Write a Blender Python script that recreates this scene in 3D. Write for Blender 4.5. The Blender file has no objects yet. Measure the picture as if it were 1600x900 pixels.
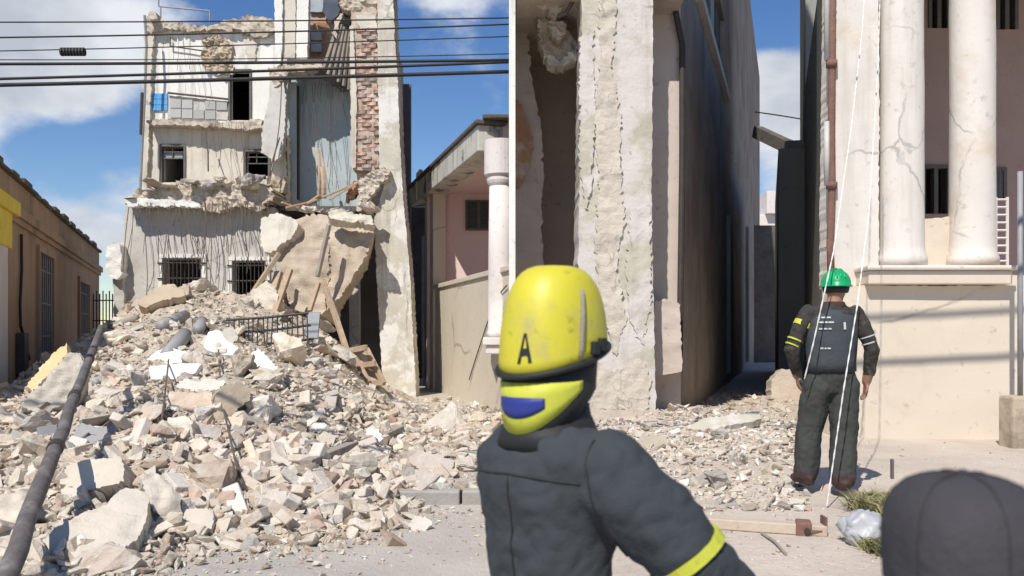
import bpy, bmesh, math, random
from mathutils import Vector, Matrix, noise
R = math.radians
scene = bpy.context.scene
COL = scene.collection
# ------------------------------------------------------------------ camera
F, CX, HY, CZ = 1400.0, 800.0, 520.0, 1.75       # focal length, principal column and horizon row on a 1600 x 900 picture
cam = bpy.data.objects.new('camera', bpy.data.cameras.new('camera'))
COL.objects.link(cam)
cam.location = (0, 0, CZ); cam.rotation_euler = (R(90), 0, 0)
cam.data.sensor_width = 36; cam.data.lens = 36 * F / 1600
cam.data.shift_y = (HY - 450) / 1600
cam.data.clip_end = 3000; cam.data.clip_start = 0.05
scene.camera = cam
cam.data.dof.use_dof = True; cam.data.dof.focus_distance = 12.0; cam.data.dof.aperture_fstop = 4.0
# ------------------------------------------------------------------ light
L = Vector((0.38, 0.88, -1.16)).normalized()      # the way the sunlight travels
elev = math.asin(-L.z); az = math.atan2(-L.x, -L.y)   # azimuth of the sun, from +Y towards +X
world = bpy.data.worlds.new('World'); scene.world = world; world.use_nodes = True
nt = world.node_tree; nt.nodes.clear()
def wn(t, **k):
    n = nt.nodes.new(t)
    for a, b in k.items(): setattr(n, a, b)
    return n
wout = wn('ShaderNodeOutputWorld'); bg = wn('ShaderNodeBackground'); bg.inputs[1].default_value = 0.085
sky = wn('ShaderNodeTexSky'); sky.sky_type = 'NISHITA'; sky.sun_disc = False
sky.sun_elevation = elev; sky.sun_rotation = az; sky.dust_density = 0.0; sky.ozone_density = 2.5; sky.air_density = 1.0; sky.altitude = 0
hs = wn('ShaderNodeHueSaturation'); hs.inputs['Hue'].default_value = 0.510; hs.inputs['Saturation'].default_value = 1.24; hs.inputs['Value'].default_value = 1.12
tc = wn('ShaderNodeTexCoord')
mp = wn('ShaderNodeMapping'); mp.inputs['Scale'].default_value = (1, 1, 1.7)
nz = wn('ShaderNodeTexNoise'); nz.inputs['Scale'].default_value = 5.2; nz.inputs['Detail'].default_value = 9; nz.inputs['Roughness'].default_value = 0.56
nt.links.new(tc.outputs['Generated'], mp.inputs[0]); nt.links.new(mp.outputs[0], nz.inputs['Vector'])
def math_node(op, a, b=None, clamp=False):
    n = wn('ShaderNodeMath', operation=op); n.use_clamp = clamp
    for i, v in enumerate((a, b)):
        if v is None: continue
        if isinstance(v, (int, float)): n.inputs[i].default_value = v
        else: nt.links.new(v, n.inputs[i])
    return n.outputs[0]
def sky_bank(px, py, rad, gain):                   # a bank of cloud in one direction of the sky
    d = Vector(((px - CX) / F, 1, (HY - py) / F)).normalized()
    vm = wn('ShaderNodeVectorMath', operation='DISTANCE'); vm.inputs[1].default_value = d
    nt.links.new(tc.outputs['Generated'], vm.inputs[0])
    mr = wn('ShaderNodeMapRange'); mr.interpolation_type = 'SMOOTHSTEP'
    mr.inputs[1].default_value = rad; mr.inputs[2].default_value = rad * 0.25; mr.inputs[3].default_value = 0; mr.inputs[4].default_value = gain
    nt.links.new(vm.outputs['Value'], mr.inputs[0])
    return mr.outputs[0]
acc = nz.outputs['Fac']
for b in ((60, 40, .20, .26), (150, 100, .10, .12), (-90, 110, .16, .22), (170, 345, .10, .27), (60, 330, .07, .12), (1215, 180, .10, .28), (1235, 320, .06, .2), (700, 60, .18, .11),
          (95, 235, .085, -.22), (215, 200, .06, -.15), (560, -20, .11, -.1), (690, 190, .09, -.05), (1225, 20, .05, -.2)):
    acc = math_node('ADD', acc, sky_bank(*b))
cr = wn('ShaderNodeValToRGB'); cr.color_ramp.elements[0].position = 0.54; cr.color_ramp.elements[1].position = 0.76
cr.color_ramp.interpolation = 'EASE'
nt.links.new(acc, cr.inputs[0])
nz2 = wn('ShaderNodeTexNoise'); nz2.inputs['Scale'].default_value = 7; nz2.inputs['Detail'].default_value = 5
nt.links.new(mp.outputs[0], nz2.inputs['Vector'])
cc = wn('ShaderNodeValToRGB')
cc.color_ramp.elements[0].position = .36; cc.color_ramp.elements[0].color = (5.2, 5.6, 6.4, 1)
cc.color_ramp.elements[1].position = .62; cc.color_ramp.elements[1].color = (8.4, 8.7, 9.2, 1)
nt.links.new(nz2.outputs['Fac'], cc.inputs[0])
mx = wn('ShaderNodeMixRGB')
nt.links.new(sky.outputs[0], hs.inputs['Color']); nt.links.new(hs.outputs[0], mx.inputs[1]); nt.links.new(cc.outputs[0], mx.inputs[2])
nt.links.new(cr.outputs[0], mx.inputs[0]); nt.links.new(mx.outputs[0], bg.inputs[0]); nt.links.new(bg.outputs[0], wout.inputs[0])
sd = bpy.data.lights.new('sun', 'SUN'); sd.energy = 4.3; sd.angle = R(0.53); sd.color = (1, .95, .87)
sun = bpy.data.objects.new('sun', sd); COL.objects.link(sun)
sun.rotation_euler = L.to_track_quat('-Z', 'Y').to_euler(); sun.location = (-10, -20, 30)
scene.cycles.diffuse_bounces = 6; scene.cycles.max_bounces = 12
vs = scene.view_settings
vs.view_transform = 'Standard'; vs.look = 'None'; vs.gamma = 1; vs.use_curve_mapping = False; vs.exposure = 0.22

# ------------------------------------------------------------------ helpers
rng = random.Random(11)
def W(px, py, d): return Vector(((px - CX) / F * d, d, CZ + (HY - py) / F * d))
def nz3(p, s=1.0, seed=0.0): return noise.noise(Vector((p[0] * s + seed, p[1] * s - seed * .7, p[2] * s + seed * 1.3)))
def fbm(p, s=1.0, seed=0.0):
    v = 0; a = .6
    for k in range(3): v += a * nz3(p, s, seed + k * 7.1); s *= 2.1; a *= .5
    return v
def tag(o, label=None, cat=None, group=None, kind=None):
    if label: o['label'] = label
    if cat: o['category'] = cat
    if group: o['group'] = group
    if kind: o['kind'] = kind
    return o
def empty(name, loc=(0, 0, 0), label=None, cat=None, group=None):
    o = bpy.data.objects.new(name, None); COL.objects.link(o); o.location = loc; o.empty_display_size = .1
    return tag(o, label, cat, group)
def link_mesh(name, me, m=None, parent=None):
    o = bpy.data.objects.new(name, me); COL.objects.link(o)
    if m is not None and not me.materials: me.materials.append(m)
    if parent is not None:
        o.parent = parent
        t = Vector((0, 0, 0)); q = parent
        while q is not None: t += q.location; q = q.parent
        o.location = -t                                   # meshes are written in world coordinates
    return o
class MB:
    def __init__(s): s.v = []; s.f = []; s.mi = []
    def add(s, vs_, fs, mi=0):
        b = len(s.v); s.v += [tuple(v) for v in vs_]; s.f += [tuple(i + b for i in f) for f in fs]; s.mi += [mi] * len(fs)
    def box(s, x0, x1, y0, y1, z0, z1, mi=0):
        s.add([(x, y, z) for z in (z0, z1) for y in (y0, y1) for x in (x0, x1)],
              [(0, 2, 3, 1), (4, 5, 7, 6), (0, 1, 5, 4), (2, 6, 7, 3), (0, 4, 6, 2), (1, 3, 7, 5)], mi)
    def obox(s, c, ax, ay, az_, mi=0):                    # oriented box from half axes
        c = Vector(c); ax = Vector(ax); ay = Vector(ay); az_ = Vector(az_)
        s.add([c + ax * i + ay * j + az_ * k for k in (-1, 1) for j in (-1, 1) for i in (-1, 1)],
              [(0, 2, 3, 1), (4, 5, 7, 6), (0, 1, 5, 4), (2, 6, 7, 3), (0, 4, 6, 2), (1, 3, 7, 5)], mi)
    def beam(s, a, b, w, h, roll=0, mi=0):
        a = Vector(a); b = Vector(b); d = (b - a).normalized()
        u = d.cross(Vector((0, 0, 1)));
        if u.length < 1e-3: u = Vector((1, 0, 0))
        u.normalize(); v = u.cross(d)
        q = Matrix.Rotation(roll, 3, d); u = q @ u; v = q @ v
        s.obox((a + b) / 2, (b - a) / 2, u * w / 2, v * h / 2, mi)
    def tube(s, pts, rad, n=6, mi=0, cap=True, ell=1.0):
        pts = [Vector(p) for p in pts]
        if not hasattr(rad, '__len__'): rad = [rad] * len(pts)
        b = len(s.v); up = None
        for i, p in enumerate(pts):
            d = (pts[min(i + 1, len(pts) - 1)] - pts[max(i - 1, 0)]).normalized()
            if up is None:
                up = d.cross(Vector((0, 0, 1)))
                if up.length < 1e-2: up = Vector((1, 0, 0))
            u = (up - d * up.dot(d)).normalized(); up = u; v = d.cross(u)
            for k in range(n):
                a = 2 * math.pi * k / n
                s.v.append(tuple(p + (u * math.cos(a) + v * math.sin(a) * ell) * rad[i]))
        for i in range(len(pts) - 1):
            for k in range(n):
                k2 = (k + 1) % n
                s.f.append((b + i * n + k, b + i * n + k2, b + (i + 1) * n + k2, b + (i + 1) * n + k)); s.mi.append(mi)
        if cap:
            s.f.append(tuple(b + k for k in reversed(range(n)))); s.f.append(tuple(b + (len(pts) - 1) * n + k for k in range(n))); s.mi += [mi, mi]
    def lathe(s, c, prof, n=24, mi=0, sx=1, sy=1):        # prof: (radius, z)
        b = len(s.v); c = Vector(c)
        for r, z in prof:
            for k in range(n):
                a = 2 * math.pi * k / n
                s.v.append((c.x + r * math.cos(a) * sx, c.y + r * math.sin(a) * sy, c.z + z))
        for i in range(len(prof) - 1):
            for k in range(n):
                k2 = (k + 1) % n
                s.f.append((b + i * n + k, b + i * n + k2, b + (i + 1) * n + k2, b + (i + 1) * n + k)); s.mi.append(mi)
        s.f.append(tuple(b + k for k in reversed(range(n)))); s.f.append(tuple(b + (len(prof) - 1) * n + k for k in range(n))); s.mi += [mi, mi]
    def mesh(s, name, smooth=False):
        me = bpy.data.meshes.new(name); me.from_pydata(s.v, [], s.f); me.update()
        bm = bmesh.new(); bm.from_mesh(me); bmesh.ops.recalc_face_normals(bm, faces=bm.faces); bm.to_mesh(me); bm.free()
        if smooth: me.polygons.foreach_set('use_smooth', [True] * len(me.polygons))
        return me
    def build(s, name, m, parent=None, smooth=False, bevel=0):
        me = s.mesh(name, smooth)
        if isinstance(m, (list, tuple)):
            for q in m: me.materials.append(q)
            me.polygons.foreach_set('material_index', s.mi)
            m = None
        o = link_mesh(name, me, m, parent)
        if bevel:
            bv = o.modifiers.new('bevel', 'BEVEL'); bv.width = bevel; bv.segments = 2; bv.limit_method = 'ANGLE'
        return o
# ------------------------------------------------------------------ materials
def mat(name, c1, c2=None, scale=3.0, rough=.9, bump=.25, bscale=30, rand=0.0, c3=None, s3=1.2, t3=(.55, .7), streak=False, spec=.3, dust=0.0, grime=None, crack=0.0, weave=0.0):
    m = bpy.data.materials.new(name); m.use_nodes = True
    t = m.node_tree; N = t.nodes; P = N['Principled BSDF']; K = t.links.new
    P.inputs['Roughness'].default_value = rough; P.inputs['Specular IOR Level'].default_value = spec
    tc = N.new('ShaderNodeTexCoord'); c2 = c2 or tuple(x * .8 for x in c1)
    geo = N.new('ShaderNodeNewGeometry')
    def noi(sc, det=6, rg=.6, vec=None):
        n = N.new('ShaderNodeTexNoise'); n.inputs['Scale'].default_value = sc; n.inputs['Detail'].default_value = det; n.inputs['Roughness'].default_value = rg
        K(vec or tc.outputs['Object'], n.inputs['Vector']); return n.outputs['Fac']
    def ramp(f, a, b):
        r = N.new('ShaderNodeMapRange'); r.inputs[1].default_value = a; r.inputs[2].default_value = b; K(f, r.inputs[0]); return r.outputs[0]
    def mix(f, a, b):
        x = N.new('ShaderNodeMixRGB')
        for i, v in ((0, f), (1, a), (2, b)):
            if isinstance(v, tuple): x.inputs[i].default_value = (*v, 1)
            elif isinstance(v, (int, float)): x.inputs[i].default_value = v
            else: K(v, x.inputs[i])
        return x.outputs[0]
    col = mix(ramp(noi(scale), .32, .68), c1, c2)
    if c3: col = mix(ramp(noi(s3, 7, .62), *t3), col, c3)
    if streak:
        mpn = N.new('ShaderNodeMapping'); mpn.inputs['Scale'].default_value = (3.2, 3.2, .28); K(tc.outputs['Object'], mpn.inputs[0])
        g = grime or tuple(x * .45 for x in c1)
        f = ramp(noi(1.3, 6, .6, mpn.outputs[0]), .54, .78)
        col = mix(f, col, g)
    col = mix(ramp(noi(bscale * .9, 3, .6), .62, .78), col, tuple(x * .6 for x in c1))       # fine pits
    if crack:
        dn = N.new('ShaderNodeTexNoise'); dn.inputs['Scale'].default_value = crack * 2.2; dn.inputs['Detail'].default_value = 5; K(tc.outputs['Object'], dn.inputs['Vector'])
        mv = N.new('ShaderNodeMixRGB'); mv.inputs[0].default_value = .28; K(tc.outputs['Object'], mv.inputs[1]); K(dn.outputs['Color'], mv.inputs[2])
        vo = N.new('ShaderNodeTexVoronoi'); vo.feature = 'DISTANCE_TO_EDGE'; vo.inputs['Scale'].default_value = crack; K(mv.outputs[0], vo.inputs['Vector'])
        cf = ramp(vo.outputs['Distance'], .011, .003)
        mu0 = N.new('ShaderNodeMath'); mu0.operation = 'MULTIPLY'; K(cf, mu0.inputs[0]); K(ramp(noi(crack * .9, 2), .5, .58), mu0.inputs[1])
        col = mix(mu0.outputs[0], col, tuple(x * .6 for x in c1))
    if rand:
        oi = N.new('ShaderNodeObjectInfo'); hv = N.new('ShaderNodeHueSaturation')
        a = N.new('ShaderNodeMapRange'); a.inputs[3].default_value = 1 - rand; a.inputs[4].default_value = 1 + rand * .6; K(oi.outputs['Random'], a.inputs[0])
        K(a.outputs[0], hv.inputs['Value']); K(col, hv.inputs['Color'])
        ml = N.new('ShaderNodeMath'); ml.operation = 'MULTIPLY'; ml.inputs[1].default_value = 7.31; K(oi.outputs['Random'], ml.inputs[0])
        fr = N.new('ShaderNodeMath'); fr.operation = 'FRACT'; K(ml.outputs[0], fr.inputs[0])
        b = N.new('ShaderNodeMapRange'); b.inputs[3].default_value = .6; b.inputs[4].default_value = 1.25; K(fr.outputs[0], b.inputs[0]); K(b.outputs[0], hv.inputs['Saturation'])
        col = hv.outputs[0]
    if dust:                                               # settled dust lies on faces that point up
        sp = N.new('ShaderNodeSeparateXYZ'); K(geo.outputs['Normal'], sp.inputs[0])
        f = ramp(sp.outputs['Z'], .15, .9)
        mu = N.new('ShaderNodeMath'); mu.operation = 'MULTIPLY'; K(f, mu.inputs[0]); K(ramp(noi(4, 4), .25, .75), mu.inputs[1])
        m2 = N.new('ShaderNodeMath'); m2.operation = 'MULTIPLY'; m2.inputs[1].default_value = dust; K(mu.outputs[0], m2.inputs[0])
        col = mix(m2.outputs[0], col, (.56, .50, .42))
    K(col, P.inputs['Base Color'])
    if bump:
        ad = N.new('ShaderNodeMath'); ad.operation = 'ADD'; K(noi(bscale, 6, .65), ad.inputs[0]); K(noi(bscale * .22, 4), ad.inputs[1])
        bp = N.new('ShaderNodeBump'); bp.inputs['Strength'].default_value = bump; bp.inputs['Distance'].default_value = .02
        if weave:
            wv = N.new('ShaderNodeTexWave'); wv.inputs['Scale'].default_value = weave; wv.inputs['Distortion'].default_value = 2; K(tc.outputs['Object'], wv.inputs['Vector'])
            ad2 = N.new('ShaderNodeMath'); ad2.operation = 'MULTIPLY_ADD'; ad2.inputs[1].default_value = .25; K(wv.outputs['Fac'], ad2.inputs[0]); K(ad.outputs[0], ad2.inputs[2]); ad = ad2
        K(ad.outputs[0], bp.inputs['Height']); K(bp.outputs[0], P.inputs['Normal'])
    return m
M = {}
M['white_plaster'] = mat('white_plaster', (.80, .785, .74), (.73, .71, .66), 1.2, bump=.25, bscale=14, c3=(.50, .46, .40), s3=.9, t3=(.62, .74), streak=True, grime=(.40, .36, .31))
M['cream_plaster'] = mat('cream_plaster', (.66, .61, .52), (.56, .51, .43), 1.1, bump=.3, bscale=14, c3=(.36, .33, .29), s3=.8, t3=(.58, .72), streak=True, grime=(.34, .31, .26), crack=0.7)
M['grey_plaster'] = mat('grey_plaster', (.58, .55, .50), (.47, .45, .41), 1.3, bump=.4, bscale=12, c3=(.40, .37, .33), s3=1.1, t3=(.56, .7), crack=.8)
M['broken_concrete'] = mat('broken_concrete', (.56, .485, .39), (.44, .375, .30), 2.6, bump=.9, bscale=16, c3=(.28, .225, .17), s3=2, t3=(.55, .72))
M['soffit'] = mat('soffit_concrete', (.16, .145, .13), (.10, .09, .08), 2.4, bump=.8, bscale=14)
M['blue_plaster'] = mat('blue_grey_plaster', (.37, .44, .47), (.45, .49, .50), 1.2, bump=.2, bscale=12, c3=(.55, .54, .50), s3=1.2, t3=(.58, .7), streak=True, grime=(.24, .28, .30))
M['orange_plaster'] = mat('orange_plaster', (.46, .28, .17), (.40, .20, .12), 3, bump=.5, c3=(.55, .50, .42), s3=2, t3=(.5, .62))
M['brick'] = mat('red_brick', (.40, .20, .145), (.33, .155, .11), 6, bump=.6, bscale=22, rand=.4, c3=(.56, .47, .40), s3=3.2, t3=(.48, .60))
M['mortar'] = mat('mortar', (.56, .48, .39), (.44, .33, .26), 5, bump=.8, bscale=18)
M['pier'] = mat('pier_render', (.60, .56, .47), (.50, .47, .40), 1.5, bump=.5, bscale=12, c3=(.72, .70, .65), s3=1.6, t3=(.5, .58), streak=True, grime=(.38, .35, .29), crack=0.8)
M['fallen_slab'] = mat('fallen_slab', (.50, .42, .33), (.37, .295, .22), 1.4, bump=1.6, bscale=7, c3=(.52, .44, .34), s3=1.3, t3=(.5, .62))
M['chunk'] = mat('concrete_chunk', (.62, .55, .45), (.50, .435, .35), 4, bump=1.0, bscale=15, rand=.36, c3=(.72, .675, .59), s3=3, t3=(.55, .65), dust=.5)
M['chunk2'] = mat('pale_chunk', (.62, .555, .465), (.52, .465, .385), 3, bump=1.1, bscale=10, c3=(.34, .31, .27), s3=2.4, t3=(.56, .7), dust=.35, crack=1.6)
M['warm_chunk'] = mat('warm_chunk', (.60, .50, .41), (.50, .39, .31), 4, bump=1.0, bscale=15, rand=.3, c3=(.63, .58, .50), s3=3, t3=(.5, .62), dust=.5)
M['loose_brick'] = mat('loose_brick', (.58, .455, .36), (.51, .375, .29), 6, bump=.6, bscale=24, rand=.22, c3=(.68, .60, .50), s3=4, t3=(.34, .50), dust=1.0)
M['rubble'] = mat('rubble_grit', (.57, .50, .41), (.43, .37, .30), 7, bump=1.4, bscale=26, c3=(.56, .42, .33), s3=2.2, t3=(.55, .72))
M['white_slab'] = mat('white_slab', (.82, .82, .80), (.74, .73, .71), 2, bump=.25, bscale=16, c3=(.58, .55, .5), s3=3, t3=(.62, .75))
M['yellow_slab'] = mat('yellow_slab', (.66, .50, .25), (.60, .47, .27), 4, bump=.4, c3=(.70, .64, .54), s3=2, t3=(.5, .62))
M['tan_slab'] = mat('tan_slab', (.52, .43, .325), (.43, .355, .265), 2.4, bump=.7, bscale=12, c3=(.30, .245, .185), s3=1.7, t3=(.55, .66))
M['wood'] = mat('raw_timber', (.47, .355, .25), (.37, .275, .19), 5, bump=.4, bscale=20, c3=(.58, .47, .36), s3=4, t3=(.55, .7))
M['grey_wood'] = mat('weathered_timber', (.34, .30, .255), (.24, .21, .18), 5, bump=.5, bscale=24, dust=.4)
M['pole'] = mat('pole_timber', (.155, .135, .13), (.10, .088, .085), 6, bump=.5, bscale=26, rough=.8, c3=(.26, .235, .22), s3=5, t3=(.5, .7))
M['grey_metal'] = mat('grey_metal', (.30, .30, .31), (.22, .22, .23), 4, rough=.55, bump=.2, spec=.5, dust=.4)
M['dark_metal'] = mat('dark_iron', (.045, .042, .04), (.07, .055, .045), 6, rough=.6, bump=.2)
M['rebar'] = mat('rusty_rebar', (.15, .12, .10), (.10, .08, .07), 8, rough=.85, bump=.3)
M['cable'] = mat('black_cable', (.018, .018, .02), (.025, .025, .027), 6, rough=.6, bump=0)
M['road'] = mat('dusty_asphalt', (.50, .46, .41), (.43, .395, .35), 1.3, bump=.9, bscale=42, c3=(.55, .505, .44), s3=.7, t3=(.42, .7))
M['pavement'] = mat('dusty_pavement', (.50, .455, .39), (.41, .37, .32), 2.2, bump=1.0, bscale=22, c3=(.52, .42, .35), s3=1.4, t3=(.52, .72))
M['right_ground'] = mat('pale_dirt', (.585, .505, .425), (.50, .425, .35), 1.6, bump=.9, bscale=20, c3=(.44, .365, .30), s3=1.1, t3=(.56, .76))
M['kerb'] = mat('kerb_stone', (.40, .375, .34), (.32, .30, .27), 3, bump=.6, bscale=22, dust=.3)
M['terrain'] = mat('terrain_soil', (.30, .27, .22), (.24, .22, .18), .6, bump=.4)
M['left_wall'] = mat('ochre_render', (.40, .27, .17), (.33, .22, .14), .8, bump=.25, bscale=10, c3=(.22, .16, .115), s3=.5, t3=(.55, .75), streak=True, grime=(.16, .12, .09))
M['yellow_paint'] = mat('yellow_paint', (.80, .62, .08), (.68, .52, .08), 3, bump=.15)
M['pale_paint'] = mat('pale_paint', (.66, .61, .54), (.58, .53, .46), 2, bump=.2)
M['dark_cap'] = mat('tarred_coping', (.085, .07, .06), (.14, .115, .095), 3, bump=.7, bscale=12)
M['pink_wall'] = mat('pink_paint', (.76, .59, .56), (.71, .54, .51), 1, bump=.15, bscale=12, c3=(.70, .58, .54), s3=.8, t3=(.55, .7))
M['beige_wall'] = mat('beige_render', (.66, .585, .46), (.61, .54, .425), .9, bump=.2, bscale=12, c3=(.52, .46, .37), s3=.8, t3=(.6, .75), streak=True, grime=(.54, .48, .39), crack=0.5)
M['stained_parapet'] = mat('stained_parapet', (.60, .575, .50), (.50, .48, .42), 1.5, bump=.4, bscale=12, c3=(.12, .12, .12), s3=1.6, t3=(.54, .64), streak=True, grime=(.13, .13, .13))
M['pinkish_white'] = mat('pinkish_white', (.72, .665, .64), (.66, .60, .575), 1.5, bump=.2, bscale=10, c3=(.55, .50, .48), s3=1.5, t3=(.6, .75))
M['shutter'] = mat('green_black_shutter', (.055, .065, .06), (.04, .05, .045), 4, rough=.6, bump=.2)
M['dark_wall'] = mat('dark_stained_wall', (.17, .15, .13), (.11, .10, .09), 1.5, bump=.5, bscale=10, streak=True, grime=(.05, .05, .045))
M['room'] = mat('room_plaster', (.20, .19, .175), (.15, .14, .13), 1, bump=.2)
M['frame'] = mat('grey_frame', (.16, .15, .14), (.12, .11, .105), 5, bump=.2)
M['pane'] = mat('dusty_pane', (.34, .36, .37), (.28, .30, .31), 3, rough=.35, bump=.05, spec=.5)
M['blue_tile'] = mat('blue_tile', (.10, .34, .66), (.13, .38, .70), 3, rough=.5, bump=.1)
M['grey_tile'] = mat('grey_tile', (.47, .47, .45), (.40, .40, .385), 2, rough=.6, bump=.2, rand=.15, c3=(.36, .31, .26), s3=2.5, t3=(.6, .7))
M['peel'] = mat('peeling_pillar', (.52, .48, .385), (.44, .405, .33), 2, bump=.7, bscale=10, c3=(.60, .555, .51), s3=1.6, t3=(.44, .52), streak=True, grime=(.38, .34, .28), crack=1)
M['taupe'] = mat('taupe_plaster', (.60, .51, .44), (.52, .44, .38), 1.4, bump=.35, bscale=10, c3=(.55, .50, .44), s3=1.8, t3=(.62, .72))
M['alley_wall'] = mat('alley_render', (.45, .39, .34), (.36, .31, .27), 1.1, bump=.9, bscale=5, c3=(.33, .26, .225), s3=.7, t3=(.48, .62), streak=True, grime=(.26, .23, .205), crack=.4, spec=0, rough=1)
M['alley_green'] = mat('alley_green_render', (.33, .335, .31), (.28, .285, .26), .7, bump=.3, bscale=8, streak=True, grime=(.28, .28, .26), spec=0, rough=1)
M['house_wall'] = mat('house_beige', (.67, .585, .475), (.62, .535, .43), .9, bump=.2, bscale=9, c3=(.54, .46, .36), s3=.9, t3=(.6, .78), crack=0.6)
M['house_white'] = mat('house_white', (.70, .655, .60), (.64, .59, .53), 1.1, bump=.3, bscale=9, c3=(.60, .505, .40), s3=1.2, t3=(.54, .68), streak=True, grime=(.52, .47, .41), crack=0.9)  # dark streaks are stain plus soft column shadows put into the colour
M['porch_wall'] = mat('porch_brown', (.44, .32, .29), (.38, .275, .25), 1.1, bump=.2)
M['pvc'] = mat('pale_pipe', (.55, .53, .50), (.45, .43, .40), 4, rough=.5, bump=.1)
M['skin'] = mat('skin', (.36, .20, .135), (.30, .16, .105), 8, rough=.55, bump=.1, bscale=60)
M['hair'] = mat('black_hair', (.012, .011, .010), (.02, .018, .016), 20, rough=.6, bump=.5, bscale=90)
M['jacket'] = mat('slate_jacket', (.052, .060, .067), (.040, .046, .052), 4, rough=.9, bump=.55, bscale=8)
M['black_cloth'] = mat('black_cloth', (.060, .056, .062), (.046, .043, .048), 6, rough=.85, bump=.4, bscale=26)
M['grey_trouser'] = mat('grey_trouser', (.058, .060, .055), (.042, .045, .041), 5, rough=.9, bump=.5, bscale=18)
M['vest'] = mat('slate_vest', (.062, .072, .080), (.048, .056, .063), 5, rough=.8, bump=.4, bscale=18)
M['maroon'] = mat('maroon_shirt', (.062, .036, .033), (.042, .028, .026), 6, rough=.9, bump=.4, bscale=20)
M['sleeve'] = mat('dark_sleeve', (.052, .046, .042), (.036, .033, .030), 14, rough=.9, bump=.5, bscale=20, c3=(.075, .066, .055), s3=16, t3=(.55, .62))
M['boot'] = mat('brown_boot', (.075, .045, .038), (.055, .032, .027), 8, rough=.6, bump=.2)
M['green_helmet'] = mat('green_helmet', (.01, .36, .13), (.01, .31, .11), 3, rough=.28, bump=0, spec=.5)
M['yellow_helmet'] = mat('yellow_helmet', (.60, .53, .035), (.53, .47, .04), 6, rough=.45, bump=.03, spec=.4, c3=(.42, .36, .14), s3=7, t3=(.52, .72))
M['hivis'] = mat('hivis_yellow', (.56, .57, .06), (.48, .49, .06), 6, rough=.5, bump=.1)
M['blue_mark'] = mat('blue_mark', (.03, .045, .25), (.025, .04, .20), 6, rough=.5, bump=.05)
M['rubber'] = mat('dark_rubber', (.022, .023, .022), (.03, .03, .03), 8, rough=.6, bump=.1)
M['pale_print'] = mat('pale_print', (.55, .56, .55), (.48, .49, .48), 8, bump=0)
M['cord'] = mat('white_cord', (.78, .77, .74), (.70, .69, .66), 30, bump=.2)
M['straw'] = mat('dry_weed', (.42, .36, .20), (.30, .27, .14), 12, bump=.1, rough=.8)
M['weed'] = mat('green_weed', (.16, .18, .07), (.22, .22, .09), 12, bump=.1, rough=.8)
M['beam_wood'] = mat('pale_beam', (.55, .46, .36), (.47, .38, .29), 4, bump=.4, bscale=22, dust=.3)
M['rust'] = mat('rust_iron', (.24, .13, .10), (.17, .10, .08), 8, bump=.6)
M['solar'] = mat('slate_panel', (.055, .07, .10), (.075, .09, .12), 5, rough=.4, bump=.05, spec=.5)
mb_ = bpy.data.materials.new('clear_plastic'); mb_.use_nodes = True
p_ = mb_.node_tree.nodes['Principled BSDF']; p_.inputs['Base Color'].default_value = (.62, .63, .66, 1); p_.inputs['Roughness'].default_value = .45
p_.inputs['Transmission Weight'].default_value = .35; p_.inputs['Alpha'].default_value = .9
M['plastic'] = mb_

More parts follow.
